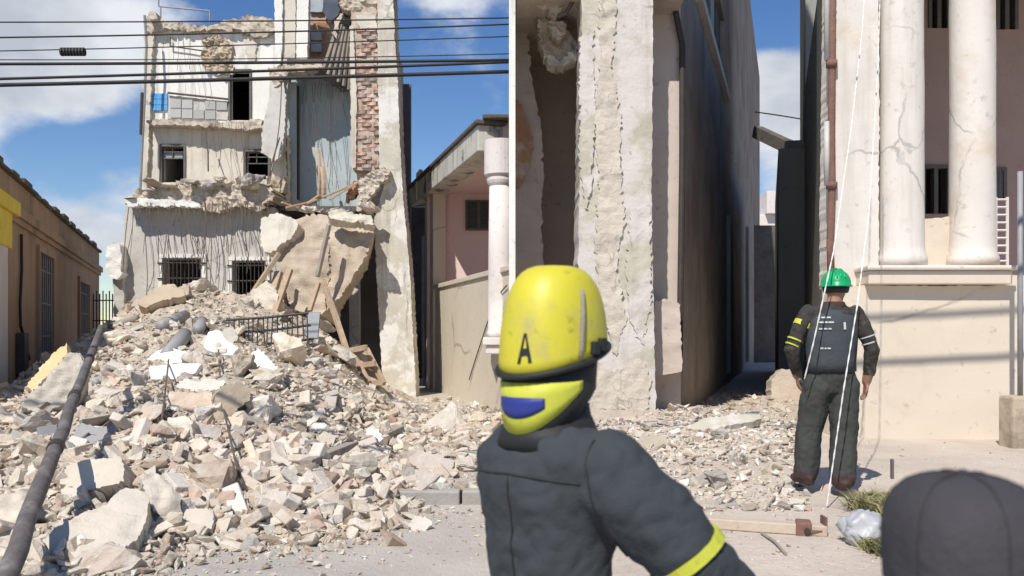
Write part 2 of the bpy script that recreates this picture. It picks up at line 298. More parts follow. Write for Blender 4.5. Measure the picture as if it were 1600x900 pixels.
# ------------------------------------------------------------------ slabs cut to an outline on any plane
CAM = Vector((0, 0, CZ))
def plane_pt(px, py, p0, n):
    r = Vector(((px - CX) / F, 1, (HY - py) / F))
    return CAM + r * ((p0 - CAM).dot(n) / r.dot(n))
def inside(poly, x, y):
    c = False; j = len(poly) - 1
    for i in range(len(poly)):
        a, b = poly[i], poly[j]
        if (a[1] > y) != (b[1] > y) and x < (b[0] - a[0]) * (y - a[1]) / (b[1] - a[1]) + a[0]: c = not c
        j = i
    return c
FRONT = Vector((0, -1, 0))
def slab(name, poly, depth, m, parent=None, thick=.25, n=FRONT, holes=(), cell=4.0, jit=1.4, relief=.015, rs=1.6, seed=0.0, anchor=None, tdir=None, straight=False, back=0.0, smooth=False):
    """A slab of real thickness: outline poly (picture rows/columns) laid on the plane through depth with normal n."""
    n = Vector(n).normalized()
    cx = sum(p[0] for p in poly) / len(poly); cy = sum(p[1] for p in poly) / len(poly)
    a = anchor or (cx, cy); p0 = W(a[0], a[1], depth)
    x0 = min(p[0] for p in poly); x1 = max(p[0] for p in poly); y0 = min(p[1] for p in poly); y1 = max(p[1] for p in poly)
    def grid(lo, hi, extra):
        k = max(2, int(round((hi - lo) / cell))); g = [lo + (hi - lo) * i / k for i in range(k + 1)]
        for e in extra:
            if lo < e < hi:
                i = min(range(len(g)), key=lambda q: abs(g[q] - e)); g[i] = e
        return sorted(set(g))
    hx = [v for h in holes for v in (h[0], h[2])]; hy = [v for h in holes for v in (h[1], h[3])]
    if straight: hx += [p[0] for p in poly]; hy += [p[1] for p in poly]
    xs = grid(x0, x1, hx); ys = grid(y0, y1, hy)
    cells = set()
    for i in range(len(xs) - 1):
        for j in range(len(ys) - 1):
            mx_, my_ = (xs[i] + xs[i + 1]) / 2, (ys[j] + ys[j + 1]) / 2
            if inside(poly, mx_, my_) and not any(h[0] < mx_ < h[2] and h[1] < my_ < h[3] for h in holes): cells.add((i, j))
    td = (Vector(tdir).normalized() if tdir else -n) * thick
    fv = {}; V = []; Fs = []
    def near_hole(x, y): return any(h[0] - .01 <= x <= h[2] + .01 and h[1] - .01 <= y <= h[3] + .01 for h in holes)
    def vert(i, j):
        if (i, j) in fv: return fv[(i, j)]
        x, y = xs[i], ys[j]
        cnt = sum(((i - a_, j - b_) in cells) for a_ in (0, 1) for b_ in (0, 1))
        jx = jy = 0
        if cnt < 4 and not near_hole(x, y):
            best = (cell * 1.1) ** 2; nx_, ny_ = x, y
            for q in range(len(poly)):
                ax_, ay_ = poly[q - 1]; bx_, by_ = poly[q]; ex, ey = bx_ - ax_, by_ - ay_; l2 = ex * ex + ey * ey
                if l2 < 1e-9: continue
                t_ = min(1, max(0, ((x - ax_) * ex + (y - ay_) * ey) / l2)); qx, qy = ax_ + ex * t_, ay_ + ey * t_
                d2 = (qx - x) ** 2 + (qy - y) ** 2
                if d2 < best: best = d2; nx_, ny_ = qx, qy
            x, y = nx_, ny_
        if cnt < 4 and not near_hole(x, y) and not straight:
            jx = jit * (nz3((x, y, 3.3), .21, seed) * 1.5 + nz3((x, y, 9.1), .6, seed)); jy = jit * (nz3((x, y, 5.7), .21, seed + 5) * 1.5 + nz3((x, y, 1.1), .6, seed))
        p = plane_pt(x + jx, y + jy, p0, n)
        b = p + td
        p = p + n * relief * (fbm(p, rs, seed) + (.35 * nz3(p, rs * 4, seed) if relief > .09 else 0))
        if back: b = b + td.normalized() * back * fbm(p, rs * 1.3, seed + 3)
        fv[(i, j)] = len(V); V.append(p); V.append(b)
        return fv[(i, j)]
    for (i, j) in cells:
        a_, b_, c_, d_ = vert(i, j), vert(i + 1, j), vert(i + 1, j + 1), vert(i, j + 1)
        Fs.append((a_, d_, c_, b_)); Fs.append((a_ + 1, b_ + 1, c_ + 1, d_ + 1))
        for (di, dj, u, v) in ((0, -1, a_, b_), (1, 0, b_, c_), (0, 1, c_, d_), (-1, 0, d_, a_)):
            if (i + di, j + dj) not in cells: Fs.append((u, v, v + 1, u + 1))
    me = bpy.data.meshes.new(name); me.from_pydata([tuple(v) for v in V], [], Fs); me.update()
    bm = bmesh.new(); bm.from_mesh(me); bmesh.ops.recalc_face_normals(bm, faces=bm.faces); bm.to_mesh(me); bm.free()
    if smooth: me.polygons.foreach_set('use_smooth', [True] * len(me.polygons))
    return link_mesh(name, me, m, parent)
def recentre(o):                                           # origin of a top-level mesh to the middle of its base
    if o.type != 'MESH': return o
    me = o.data; xs = [v.co for v in me.vertices]
    c = Vector((sum(v.x for v in xs) / len(xs), sum(v.y for v in xs) / len(xs), min(v.z for v in xs)))
    me.transform(Matrix.Translation(-c)); o.location = o.location + c
    return o
def interp(tab, x):
    if x <= tab[0][0]: return tab[0][1]
    for a, b in zip(tab, tab[1:]):
        if x <= b[0]: return a[1] + (b[1] - a[1]) * (x - a[0]) / (b[0] - a[0])
    return tab[-1][1]
def sstep(a, b, x):
    t = min(1, max(0, (x - a) / (b - a))); return t * t * (3 - 2 * t)
exec_parts = []
# ================================================================== THE SETTING
SIL = [(-400, 640), (-60, 622), (0, 604), (30, 590), (60, 566), (110, 542), (150, 512), (178, 492), (215, 462), (250, 448), (300, 444), (380, 452), (430, 468), (490, 497), (530, 535), (565, 574), (615, 606), (655, 622), (800, 626)]
FOOT = [(-400, 940), (-100, 930), (0, 925), (60, 915), (150, 895), (230, 880), (300, 856), (400, 848), (500, 842), (600, 822), (650, 800), (680, 770), (720, 735), (800, 720)]
CREST = [(-400, 13), (0, 14.5), (100, 16), (150, 18), (215, 21.6), (440, 21.8), (500, 21.2), (565, 20.5), (620, 21.5), (800, 22)]
def heap0(X, Y):
    px = CX + F * X / Y
    Yf = F * CZ / (interp(FOOT, px) - HY); Yc = interp(CREST, px)
    zc = CZ + (HY - interp(SIL, px)) * Yc / F - .1
    t = (Y - Yf) / (Yc - Yf)
    if t <= 0: return 0
    if t < 1: return zc * t ** .86
    return zc * max(0, 1 - .02 * (Y - Yc))
def heap(X, Y):
    base = .12 if Y > 9.3 else 0
    if X > -.02: return base
    h = heap0(X, Y)
    k = sstep(.03, .4, h)
    return max(base, h + k * (.16 * nz3((X, Y, 0), .9, 3) + .11 * nz3((X, Y, 0), 2.3, 8)))
def solve(px, py):                                        # the point of the heap seen at a picture position
    k = (px - CX) / F; Y = 5.6; last = None
    while Y < 23:
        z = heap(k * Y, Y); y = HY + F * (CZ - z) / Y
        if y <= py: return Vector((k * Y, Y, z))
        Y += .04
    return Vector((k * Y, Y, heap(k * Y, Y)))
def gR(X, Y): 
    z = .42 * sstep(2.9, 4.6, Y) + .08 * sstep(5.5, 9, Y)
    px = CX + F * X / max(Y, .1)
    # low drift of rubble before the pillar and the alley mouth
    z += .20 * math.exp(-((Y - 12.3) / 2.0) ** 2) * math.exp(-((X - 2.5) / 1.3) ** 2)
    z += .012 * nz3((X, Y, 0), 1.4, 5)
    return z
def solveR(px, py):
    k = (px - CX) / F; Y = 4.0
    while Y < 60:
        z = gR(k * Y, Y)
        if HY + F * (CZ - z) / Y <= py: break
        Y += .03
    return Vector((k * Y, Y, z))
def sheet(name, xs, ys, fz, m, kind='structure'):
    V = [(x, y, fz(x, y)) for y in ys for x in xs]; nx = len(xs)
    Fs = [(j * nx + i, j * nx + i + 1, (j + 1) * nx + i + 1, (j + 1) * nx + i) for j in range(len(ys) - 1) for i in range(nx - 1)]
    me = bpy.data.meshes.new(name); me.from_pydata(V, [], Fs); me.update()
    o = link_mesh(name, me, m); o['kind'] = kind; return o
def lin(a, b, n): return [a + (b - a) * i / n for i in range(n + 1)]
sheet('terrain', lin(-900, 900, 6), lin(-300, 1800, 7), lambda x, y: -.03, M['terrain'])
sheet('road', lin(-60, 60, 60), lin(-25, 9.25, 30), lambda x, y: 0, M['road'])
mb = MB(); mb.box(-40, -.03, 9.32, 60, -.02, .12); o = mb.build('pavement', M['pavement']); o['kind'] = 'structure'
kerb = empty('kerb', (-2, 9.2, 0)); kerb['kind'] = 'structure'
x = -14.0; i = 0
while x < -.1:
    w = rng.uniform(.85, 1.05)
    mb = MB(); dz = rng.uniform(-.012, .012)
    mb.obox((x + w / 2, 9.2 + rng.uniform(-.015, .015), .055 + dz), (w / 2 - .012, rng.uniform(-.01, .01), 0), (0, .105, 0), (0, 0, .085))
    mb.build('kerb_stone', M['kerb'], kerb, bevel=.02); x += w
# raised pavement and alley floor on the right, one sheet with a skirt along its open edge
xs = [-.02] + lin(.1, 16, 106); ys = lin(2.6, 14, 114) + lin(14.5, 70, 60)
o = sheet('raised_pavement', xs, ys, lambda x, y: gR(max(x, 0), y) if y > 2.61 else -.02, M['right_ground'])
bm = bmesh.new(); bm.from_mesh(o.data)
ed = [e for e in bm.edges if e.is_boundary and all(abs(v.co.x + .02) < 1e-4 for v in e.verts)]
r = bmesh.ops.extrude_edge_only(bm, edges=ed)
for g in r['geom']:
    if isinstance(g, bmesh.types.BMVert): g.co.z = -.02
bm.to_mesh(o.data); bm.free()

# heap body: grit between the pieces
V = []; idx = {}; Fs = []
pxs = lin(-160, 792, 170); Ys = [5.7 * (23.2 / 5.7) ** (i / 150) for i in range(151)]
for j, Y in enumerate(Ys):
    for i, p in enumerate(pxs):
        X = (p - CX) / F * Y; z = heap0(X, Y)
        k = sstep(.0, .3, z)
        z = z + k * (.16 * nz3((X, Y, 0), .9, 3) + .11 * nz3((X, Y, 0), 2.3, 8) + .05 * nz3((X, Y, 0), 6, 1) + .05 * nz3((X, Y, 0), 13, 2)) + .02 * k - .02
        V.append((X, Y, z))
n_ = len(pxs)
for j in range(len(Ys) - 1):
    for i in range(n_ - 1):
        q = (j * n_ + i, j * n_ + i + 1, (j + 1) * n_ + i + 1, (j + 1) * n_ + i)
        base = .1 if V[q[0]][1] > 9.3 else -.012
        if any(V[a][2] > base for a in q): Fs.append(q)
me = bpy.data.meshes.new('rubble_heap'); me.from_pydata(V, [], Fs); me.update()
o = link_mesh('rubble_heap', me, M['rubble']); tag(o, 'sloping heap of grit and broken masonry before the collapsed building', 'rubble heap', kind='stuff')

# ================================================================== COLLAPSED BUILDING
B = empty('collapsed_building', (W(420, 520, 24).x, 24, .12), 'half collapsed three storey building with torn open rooms and hanging rebar', 'building')
# rooms behind the openings: floors, ceilings, back and side walls
x0 = W(230, 0, 24.6).x; x1 = W(600, 0, 24.6).x
def zf(y, Y): return CZ + (HY - y) / F * Y
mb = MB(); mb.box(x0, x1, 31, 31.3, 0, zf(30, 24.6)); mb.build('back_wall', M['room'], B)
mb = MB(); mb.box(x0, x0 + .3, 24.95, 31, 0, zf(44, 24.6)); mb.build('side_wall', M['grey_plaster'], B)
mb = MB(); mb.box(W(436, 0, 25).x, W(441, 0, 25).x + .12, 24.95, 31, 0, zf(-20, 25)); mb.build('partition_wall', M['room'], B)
mb = MB(); mb.box(W(556, 0, 23.3).x, W(556, 0, 23.3).x + .3, 23.4, 31, zf(330, 23.4), zf(-30, 23.4)); mb.build('inner_wall', M['cream_plaster'], B)
for y, yy in ((192, 24.9), (318, 24.9), (40, 24.9)):
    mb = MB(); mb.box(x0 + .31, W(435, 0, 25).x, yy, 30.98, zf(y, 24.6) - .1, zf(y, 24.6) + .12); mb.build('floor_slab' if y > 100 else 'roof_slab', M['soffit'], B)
# top storey
top = slab('upper_wall', [(229, 42), (428, 42), (434, 100), (446, 135), (442, 192), (231, 192)], 24.6, M['white_plaster'], B, thick=.32, holes=[(358, 110, 392, 188)], relief=.035, rs=.7, seed=1)
slab('roof_edge', [(224, 30), (234, 24), (262, 34), (300, 38), (325, 42), (345, 34), (368, 30), (388, 22), (405, 26), (428, 30), (430, 46), (415, 58), (395, 56), (375, 48), (340, 46), (300, 48), (262, 44), (238, 50), (226, 52)], 24.42, M['broken_concrete'], B, thick=.9, jit=3, relief=.12, rs=3, cell=3, seed=4)
slab('corner_lump', [(231, 20), (237, 16), (244, 20), (245, 30), (232, 30)], 24.2, M['chunk2'], B, thick=.3, jit=1.2, cell=2.5, relief=.06, seed=8)
slab('side_pier', [(225, 38), (240, 40), (236, 120), (234, 195), (228, 300), (220, 300), (223, 180)], 24.45, M['cream_plaster'], B, thick=.4, jit=1.5, relief=.035, rs=.7, seed=9)
slab('exposed_stone', [(318, 58), (332, 54), (352, 60), (363, 70), (358, 96), (366, 112), (342, 118), (322, 112), (316, 90)], 24.52, M['tan_slab'], B, thick=.1, jit=3, relief=.16, rs=5, cell=2.5, seed=2)
slab('exposed_stone', [(380, 58), (395, 55), (402, 75), (396, 98), (386, 92)], 24.55, M['cream_plaster'], B, thick=.06, jit=3, relief=.05, cell=3, seed=3)
slab('tile_backing', [(264, 149), (300, 153), (356, 158), (356, 187), (262, 186)], 24.57, M['grey_plaster'], B, thick=.05, jit=1, relief=.02, seed=6)
for j in range(3):
    for i in range(3):
        a = 235 + i * 9; b = 146 + j * 9
        slab('tile', [(a, b), (a + 8.4, b), (a + 8.4, b + 8.4), (a, b + 8.4)], 24.56, M['blue_tile'], B, thick=.04, straight=True, cell=9, relief=0)
for j in range(2):
    for i in range(5):
        a = 266 + i * 18; b = 155 + j * 15 + i * .8
        if (i, j) in ((2, 0), (4, 1)): continue
        slab('tile', [(a, b), (a + 16.5, b), (a + 16.5, b + 13.5), (a, b + 13.5)], 24.535, M['grey_tile'], B, thick=.03, straight=True, cell=17, relief=0)
fr = MB()
for a in ((357, 108, 360, 188), (390, 108, 393, 188), (360, 108, 390, 111)):
    p = W(a[0], a[1], 24.58); q = W(a[2], a[3], 24.58); fr.box(p.x, q.x, 24.55, 24.70, q.z, p.z)
fr.build('door_frame', M['frame'], B)
mb = MB(); mb.tube([W(262, 145, 24.5), W(300, 149, 24.5), W(356, 155, 24.5)], .03, 6); mb.build('wall_pipe', M['rebar'], B)
mb = MB(); mb.tube([W(266, 72, 24.5), W(320, 80, 24.5)], .02, 5); mb.tube([W(266, 58, 24.5), W(266, 72, 24.5)], .02, 5); mb.build('wall_pipe', M['rebar'], B)
mb = MB(); mb.tube([W(226, 24, 24), W(229, 70, 24), W(226, 150, 24), W(222, 230, 24), W(219, 300, 24)], .035, 6); mb.build('drain_pipe', M['grey_metal'], B)
mb = MB(); mb.tube([W(223, 145, 24), W(221, 210, 24)], .055, 6); mb.build('drain_pipe', M['dark_metal'], B)
# roof railing of thin pipe
mb = MB(); P_ = [W(247, -12, 25), W(248, 10, 25), W(280, 13, 25), W(328, 17, 25), W(328, 36, 25)]
for a, b in zip(P_, P_[1:]): mb.tube([a, b], .022, 6)
mb.tube([W(251, 9, 25), W(251, 34, 25)], .022, 6); mb.build('roof_railing', M['grey_metal'], B)
# storey ledge and middle storey
slab('floor_edge', [(228, 187), (260, 186), (300, 189), (345, 190), (380, 190), (404, 184), (411, 188), (408, 200), (385, 203), (350, 199), (310, 197), (270, 195), (230, 195)], 24.2, M['broken_concrete'], B, thick=.42, jit=2, relief=.08, rs=4, cell=3, seed=5)
slab('middle_wall', [(226, 196), (430, 196), (430, 305), (221, 305)], 24.6, M['cream_plaster'], B, thick=.32, holes=[(252, 228, 288, 285), (383, 236, 420, 280)], relief=.035, rs=.7, seed=11)
for (a, b, c, d) in ((252, 228, 288, 285), (383, 236, 420, 280)):
    w = MB()
    for e in ((a - 2.5, b - 3, a + 1, d), (c - 1, b - 3, c + 2.5, d), (a + 1, b - 3, c - 1, b + 1)):
        p = W(e[0], e[1], 24.57); q = W(e[2], e[3], 24.57); w.box(p.x, q.x, 24.55, 24.72, q.z, p.z)
    win = w.build('window_frame', M['frame'], B)
    s = MB()
    for e in (((a + c) / 2 - .6, b + 1, (a + c) / 2 + .6, b + 20), (a + 1, b + 9, c - 1, b + 10.5), (a + 1, b + 19, c - 1, b + 20.5)):
        p = W(e[0], e[1], 24.65); q = W(e[2], e[3], 24.65); s.box(p.x, q.x, 24.62, 24.67, q.z, p.z)
    s.build('window_bar', M['frame'], win)
    if a < 300:
        for (u, v) in ((a + 2, b + 11), ((a + c) / 2 + 1, b + 11)):
            p = W(u, v, 24.66); q = W(u + 14, v + 8, 24.66); s = MB(); s.box(p.x, q.x, 24.68, 24.69, q.z, p.z); s.build('pane', M['pane'], win)
# wide torn ledge and lower storey
slab('torn_ledge', [(196, 312), (203, 303), (225, 296), (260, 290), (300, 286), (350, 284), (400, 288), (426, 292), (427, 312), (405, 330), (380, 322), (356, 328), (330, 333), (305, 322), (270, 319), (235, 321), (200, 322)], 22.9, M['broken_concrete'], B, thick=1.9, jit=4, relief=.16, rs=3.2, cell=3, seed=7)
slab('ledge_lip', [(192, 311), (215, 309), (262, 312), (310, 316), (312, 325), (262, 322), (200, 322)], 22.75, M['white_plaster'], B, thick=.3, jit=2, relief=.06, rs=3, cell=3, seed=17)
slab('lower_wall', [(197, 318), (430, 324), (438, 345), (444, 520), (180, 520), (188, 400)], 23.3, M['grey_plaster'], B, thick=.35, holes=[(255, 405, 313, 470), (364, 409, 413, 466)], relief=.05, rs=.7, seed=13)
for (a, b, c, d) in ((255, 405, 313, 470), (364, 409, 413, 466)):
    slab('lintel', [(a - 8, b - 8), (c + 8, b - 8), (c + 8, b - 2), (a - 8, b - 2)], 23.22, M['white_plaster'], B, thick=.1, straight=True, relief=.01, cell=8)
    for u in (a - 8, c + 2): slab('window_jamb', [(u, b - 1.7), (u + 6, b - 1.7), (u + 6, d - 5), (u, d - 5)], 23.23, M['white_plaster'], B, thick=.08, straight=True, relief=.01, cell=6)
    g = MB()
    for y in (b + 6, b + 30): p = W(a, y, 23.2); q = W(c, y, 23.2); g.tube([p + Vector((-.15, 0, 0)), q + Vector((.15, 0, 0))], .02, 5)
    gr = g.build('window_grille', M['dark_metal'], B)
    k = 0; u = a + 3
    while u < c:
        s = MB(); s.tube([W(u, b - 3, 23.17), W(u + rng.uniform(-.6, .6), d - 4, 23.17)], .014, 5); s.build('grille_bar', M['dark_metal'], gr); u += 6.2
# interior of lower storey right part, dark hall
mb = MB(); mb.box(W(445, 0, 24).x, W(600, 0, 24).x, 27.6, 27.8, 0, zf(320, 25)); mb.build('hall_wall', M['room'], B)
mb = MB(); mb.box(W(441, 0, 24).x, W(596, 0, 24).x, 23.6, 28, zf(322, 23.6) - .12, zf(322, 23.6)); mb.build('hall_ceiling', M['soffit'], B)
slab('hall_post', [(545, 400), (560, 400), (561, 540), (546, 540)], 24.3, M['grey_plaster'], B, thick=.3, straight=True, cell=15, relief=.01)
# stair tower: white panels, orange wall, torn floor, blue-grey room
for (poly, m, dd) in (([(428, -40), (441, -40), (441, 70), (437, 106), (430, 104)], 'white_plaster', 24.1), ([(443, -40), (462, -40), (461, 98), (441, 104), (443, 60)], 'cream_plaster', 24.2), ([(463.5, -40), (483, -40), (480, 92), (463, 97)], 'white_plaster', 24.15)):
    slab('tower_panel', poly, dd, M[m], B, thick=.25, jit=.8, relief=.02, seed=dd)
slab('tower_wall', [(480, -40), (556, -40), (552, 30), (530, 60), (520, 92), (480, 96)], 25.2, M['orange_plaster'], B, thick=.3, jit=3, relief=.08, rs=3, seed=21)
for e in ((486, 48, 502, 62), (486, 64, 502, 80), (484, -20, 505, 18)):
    slab('loose_panel', [(e[0], e[1]), (e[2], e[1] + 2), (e[2], e[3] + 2), (e[0], e[3])], 25.1, M['blue_plaster'], B, thick=.06, straight=True, cell=10, relief=.01)
slab('loose_panel', [(506, -20), (530, -20), (528, 22), (516, 36), (504, 20)], 25.0, M['solar'], B, thick=.06, jit=2, relief=.02, seed=3)
# torn floor: a flat slab whose soffit faces down, and a piece that hangs up the pier
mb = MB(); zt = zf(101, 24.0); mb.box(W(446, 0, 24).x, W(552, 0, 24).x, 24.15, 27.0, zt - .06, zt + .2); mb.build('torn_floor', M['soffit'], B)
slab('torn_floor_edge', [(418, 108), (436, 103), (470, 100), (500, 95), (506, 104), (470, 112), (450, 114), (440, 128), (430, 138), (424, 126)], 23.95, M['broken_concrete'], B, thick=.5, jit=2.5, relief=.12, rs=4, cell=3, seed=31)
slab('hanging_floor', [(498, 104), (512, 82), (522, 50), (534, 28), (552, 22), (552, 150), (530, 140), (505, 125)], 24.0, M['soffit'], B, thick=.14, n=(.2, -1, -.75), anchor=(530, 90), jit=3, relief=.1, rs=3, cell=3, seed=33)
for i in range(6):
    a = W(505 + i * 8, 110 + i * 6, 23.7); b = W(530 + i * 4.2, 34 + i * 4, 23.45); mb = MB(); mb.beam(a, b, .06, .09); mb.build('floor_joist', M['grey_wood'], B)
slab('floor_lip', [(519, 52), (523, 34), (532, 22), (538, 22), (528, 40), (524, 62)], 23.4, M['chunk2'], B, thick=.15, jit=2, relief=.05, cell=2.5, seed=36)
slab('tower_head', [(528, -40), (612, -40), (612, 6), (592, 10), (570, 14), (545, 18), (530, 8)], 23.0, M['broken_concrete'], B, thick=.9, jit=3, relief=.14, rs=4, cell=3, seed=37)
slab('blue_wall', [(436, 120), (560, 120), (560, 330), (436, 330)], 25.15, M['blue_plaster'], B, thick=.25, relief=.02, straight=True, cell=8, seed=2)
mb = MB(); p = W(447, 128, 24.75); q = W(463, 320, 24.75); mb.box(p.x, q.x, 24.75, 25.2, q.z, p.z); mb.build('blue_pilaster', M['blue_plaster'], B, bevel=.015)
mb = MB(); mb.tube([W(465, 135, 24.85), W(465.5, 312, 24.85)], .05, 8); mb.build('downpipe', M['dark_metal'], B)
mb = MB(); mb.tube([W(445, 205, 24.3), W(446, 275, 24.3)], .06, 8); mb.build('downpipe', M['rust'], B)
slab('hanging_plaster', [(432, 112), (441, 118), (447, 150), (445, 205), (437, 246), (430, 252), (408, 238), (409, 205), (416, 170), (426, 140)], 23.9, M['grey_plaster'], B, thick=.14, n=(-.15, -1, .12), jit=1.5, relief=.05, rs=1.0, cell=3, seed=41)
slab('tower_pier', [(429, 215), (446, 210), (447, 335), (423, 335), (425, 280)], 24.2, M['cream_plaster'], B, thick=.5, jit=1.5, relief=.035, rs=.7, seed=42)
slab('broken_pier', [(416, 276), (444, 276), (446, 300), (424, 302), (424, 330), (415, 330)], 23.9, M['tan_slab'], B, thick=.3, jit=2, relief=.1, rs=4, cell=3, seed=43)
# corner pier with bare brickwork
slab('corner_pier', [(589, -40), (613, -40), (617, 60), (621, 120), (625, 220), (629, 300), (640, 420), (651, 632), (600, 632), (592, 500), (588, 420), (584, 345), (597, 300), (606, 272), (592, 262)], 22.8, M['pier'], B, thick=.9, jit=1.1, relief=.05, rs=.8, seed=51)
slab('brick_backing', [(549, 14), (589, 12), (591, 266), (551, 266), (548, 140)], 23.0, M['mortar'], B, thick=.5, jit=1, relief=.03, rs=5, seed=52)
slab('pier_reveal', [(546, 40), (552, 40), (557, 150), (556, 262), (549, 262)], 22.93, M['cream_plaster'], B, thick=.3, jit=1, relief=.03, seed=53)
slab('plaster_patch', [(555, 22), (578, 18), (588, 26), (588, 44), (560, 44)], 22.94, M['cream_plaster'], B, thick=.06, jit=2, relief=.03, seed=54)
bk = MB(); bk.box(-.17, .17, -.05, .05, -.047, .047); bme = bk.mesh('brick_piece'); bme.materials.append(M['brick'])
for j in range(34):
    y = 47 + j * 6.45
    for i in range(3):
        w = 16.2; xx = 556 + i * w + (8 if j % 2 else 0) + j * .03
        if xx + w * .5 > 591: continue
        if rng.random() < .12 + .3 * (nz3((j * .35, i, 0), 1, 6) > .1): continue
        o = bpy.data.objects.new('brick', bme); COL.objects.link(o); o.parent = B
        o.location = W(xx + w / 2, y, 23.015) - B.location + Vector((0, rng.uniform(-.035, .03), 0))
        hw = min(w - 1.5, 590 - xx) if xx + w > 590 else w - 1.5
        o.scale = (hw / F * 22.96 / .34, 1, rng.uniform(.85, .98)); o.rotation_euler = (rng.uniform(-.04, .04), rng.uniform(-.03, .03), rng.uniform(-.06, .06))
slab('broken_corbel', [(560, 285), (578, 270), (600, 262), (610, 268), (606, 280), (594, 284), (584, 300), (570, 318), (562, 312)], 22.5, M['chunk2'], B, thick=.4, jit=2.5, relief=.14, rs=4, cell=3, seed=55)
slab('broken_corbel', [(545, 288), (560, 278), (575, 282), (560, 300), (540, 318)], 22.7, M['orange_plaster'], B, thick=.3, jit=2.5, relief=.14, rs=4, cell=3, seed=56)
# left end: stub of balcony hanging off the wall
slab('balcony_stub', [(166, 386), (176, 378), (186, 380), (190, 400), (189, 430), (182, 438), (172, 432), (165, 426)], 22.9, M['white_plaster'], B, thick=.5, jit=1.5, relief=.06, rs=3, cell=3, seed=61)
slab('wall_stub', [(176, 430), (190, 425), (196, 500), (186, 520), (178, 500)], 23.1, M['grey_plaster'], B, thick=.4, jit=1.2, relief=.05, cell=3, seed=62)
# hanging rebar and wires
def wire(px, y0, y1, d, dx, sag, r, name='rebar', m='rebar'):
    pts = []
    for i in range(7):
        t = i / 6; pts.append(W(px + dx * t + sag * math.sin(t * math.pi * 1.3) , y0 + (y1 - y0) * t, d - .25 * math.sin(t * 2.2)))
    s = MB(); s.tube(pts, r, 5); s.build(name, M[m], B)
for i in range(44):
    px = 200 + i * 5.1 + rng.uniform(-4, 4)
    wire(px, 312 + rng.uniform(-3, 8), 372 + rng.uniform(-30, 75), 22.85, rng.uniform(-9, 9) + (px - 300) * .05, rng.uniform(-5, 5), rng.choice((.006, .008, .011)))
for i in range(12):
    px = rng.uniform(310, 412); wire(px, 190, rng.uniform(240, 292), 24.1, rng.uniform(-6, 6), rng.uniform(-4, 4), .006)
for i in range(11):
    px = rng.uniform(468, 540); wire(px, rng.uniform(104, 135), rng.uniform(200, 300), 24.6, rng.uniform(-14, 26), rng.uniform(-6, 6), .007)
for i in range(7):
    px = rng.uniform(240, 300); wire(px, 46, rng.uniform(80, 112), 24.1, rng.uniform(-3, 3), rng.uniform(-2, 2), .005)
wire(319, 205, 268, 24.1, 8, 2, .02); wire(437, 215, 345, 23.7, -30, -3, .02); wire(440, 130, 320, 23.7, -22, 4, .014)
wire(498, 235, 305, 24.2, 2, 1, .05, 'splintered_post', 'wood'); wire(504, 262, 310, 24.0, 3, 1, .07, 'splintered_post', 'wood')
# leaning fallen slab on the lower storey
FM = empty('fallen_masonry', W(500, 486, 21.6), 'huge brown broken wall slab leaning against lower storey', 'masonry')
slab('left_face', [(436, 356), (450, 344), (470, 340), (490, 332), (509, 333), (513, 380), (512, 430), (506, 487), (484, 492), (470, 488), (452, 481), (444, 450), (440, 430), (431, 398)], 21.7, M['fallen_slab'], FM, thick=.9, n=(-.26, -1, .34), anchor=(510, 410), jit=3.2, relief=.26, rs=.9, cell=3.5, seed=71)
slab('right_face', [(509, 333), (540, 334), (575, 338), (584, 352), (580, 380), (566, 412), (547, 442), (528, 468), (506, 487), (512, 430), (513, 380)], 21.75, M['fallen_slab'], FM, thick=.9, n=(.16, -1, .32), anchor=(510, 410), jit=2.6, relief=.26, rs=.9, cell=3.5, seed=71)
slab('plaster_edge', [(512, 330), (530, 328), (560, 334), (582, 338), (584, 350), (566, 347), (540, 345), (516, 342)], 21.55, M['cream_plaster'], FM, thick=.3, n=(.2, -1, .5), jit=2, relief=.12, rs=2, cell=3, seed=75)
o = slab('plaster_fragment', [(407, 342), (432, 332), (455, 340), (468, 352), (455, 372), (440, 382), (425, 394), (412, 392), (406, 370)], 21.9, M['cream_plaster'], None, thick=.35, n=(-.2, -1, .3), jit=2.0, relief=.08, rs=1.2, cell=3, seed=72)
tag(recentre(o), 'cream plastered wall fragment wedged above the barred window', 'masonry')
# ================================================================== NEIGHBOUR HOUSES
class Plane:
    """vertical wall plane: origin O (x, y), unit direction u along the wall, outward normal n"""
    def __init__(s, O, u, n): s.O = Vector((O[0], O[1], 0)); s.u = Vector((u[0], u[1], 0)).normalized(); s.n = Vector((n[0], n[1], 0)).normalized()
    def s_at(s, px):
        k = (px - CX) / F; return (k * s.O.y - s.O.x) / (s.u.x - k * s.u.y)
    def z_at(s, px, py): return CZ + (HY - py) / F * (s.O.y + s.s_at(px) * s.u.y)
    def p(s, a, z, off=0): return s.O + s.u * a + s.n * off + Vector((0, 0, z))
    def box(s, mb, a0, a1, z0, z1, o0, o1):
        mb.obox(s.p((a0 + a1) / 2, (z0 + z1) / 2, (o0 + o1) / 2), s.u * (a1 - a0) / 2, s.n * (o1 - o0) / 2, Vector((0, 0, (z1 - z0) / 2)))
    def wall(s, mb, a0, a1, z0, z1, thick, holes=()):
        A = sorted({a0, a1, *[h[0] for h in holes], *[h[1] for h in holes]}); Z = sorted({z0, z1, *[h[2] for h in holes], *[h[3] for h in holes]})
        for i in range(len(A) - 1):
            for j in range(len(Z) - 1):
                ma, mz = (A[i] + A[i + 1]) / 2, (Z[j] + Z[j + 1]) / 2
                if not any(h[0] < ma < h[1] and h[2] < mz < h[3] for h in holes): s.box(mb, A[i], A[i + 1], Z[j], Z[j + 1], -thick, 0)
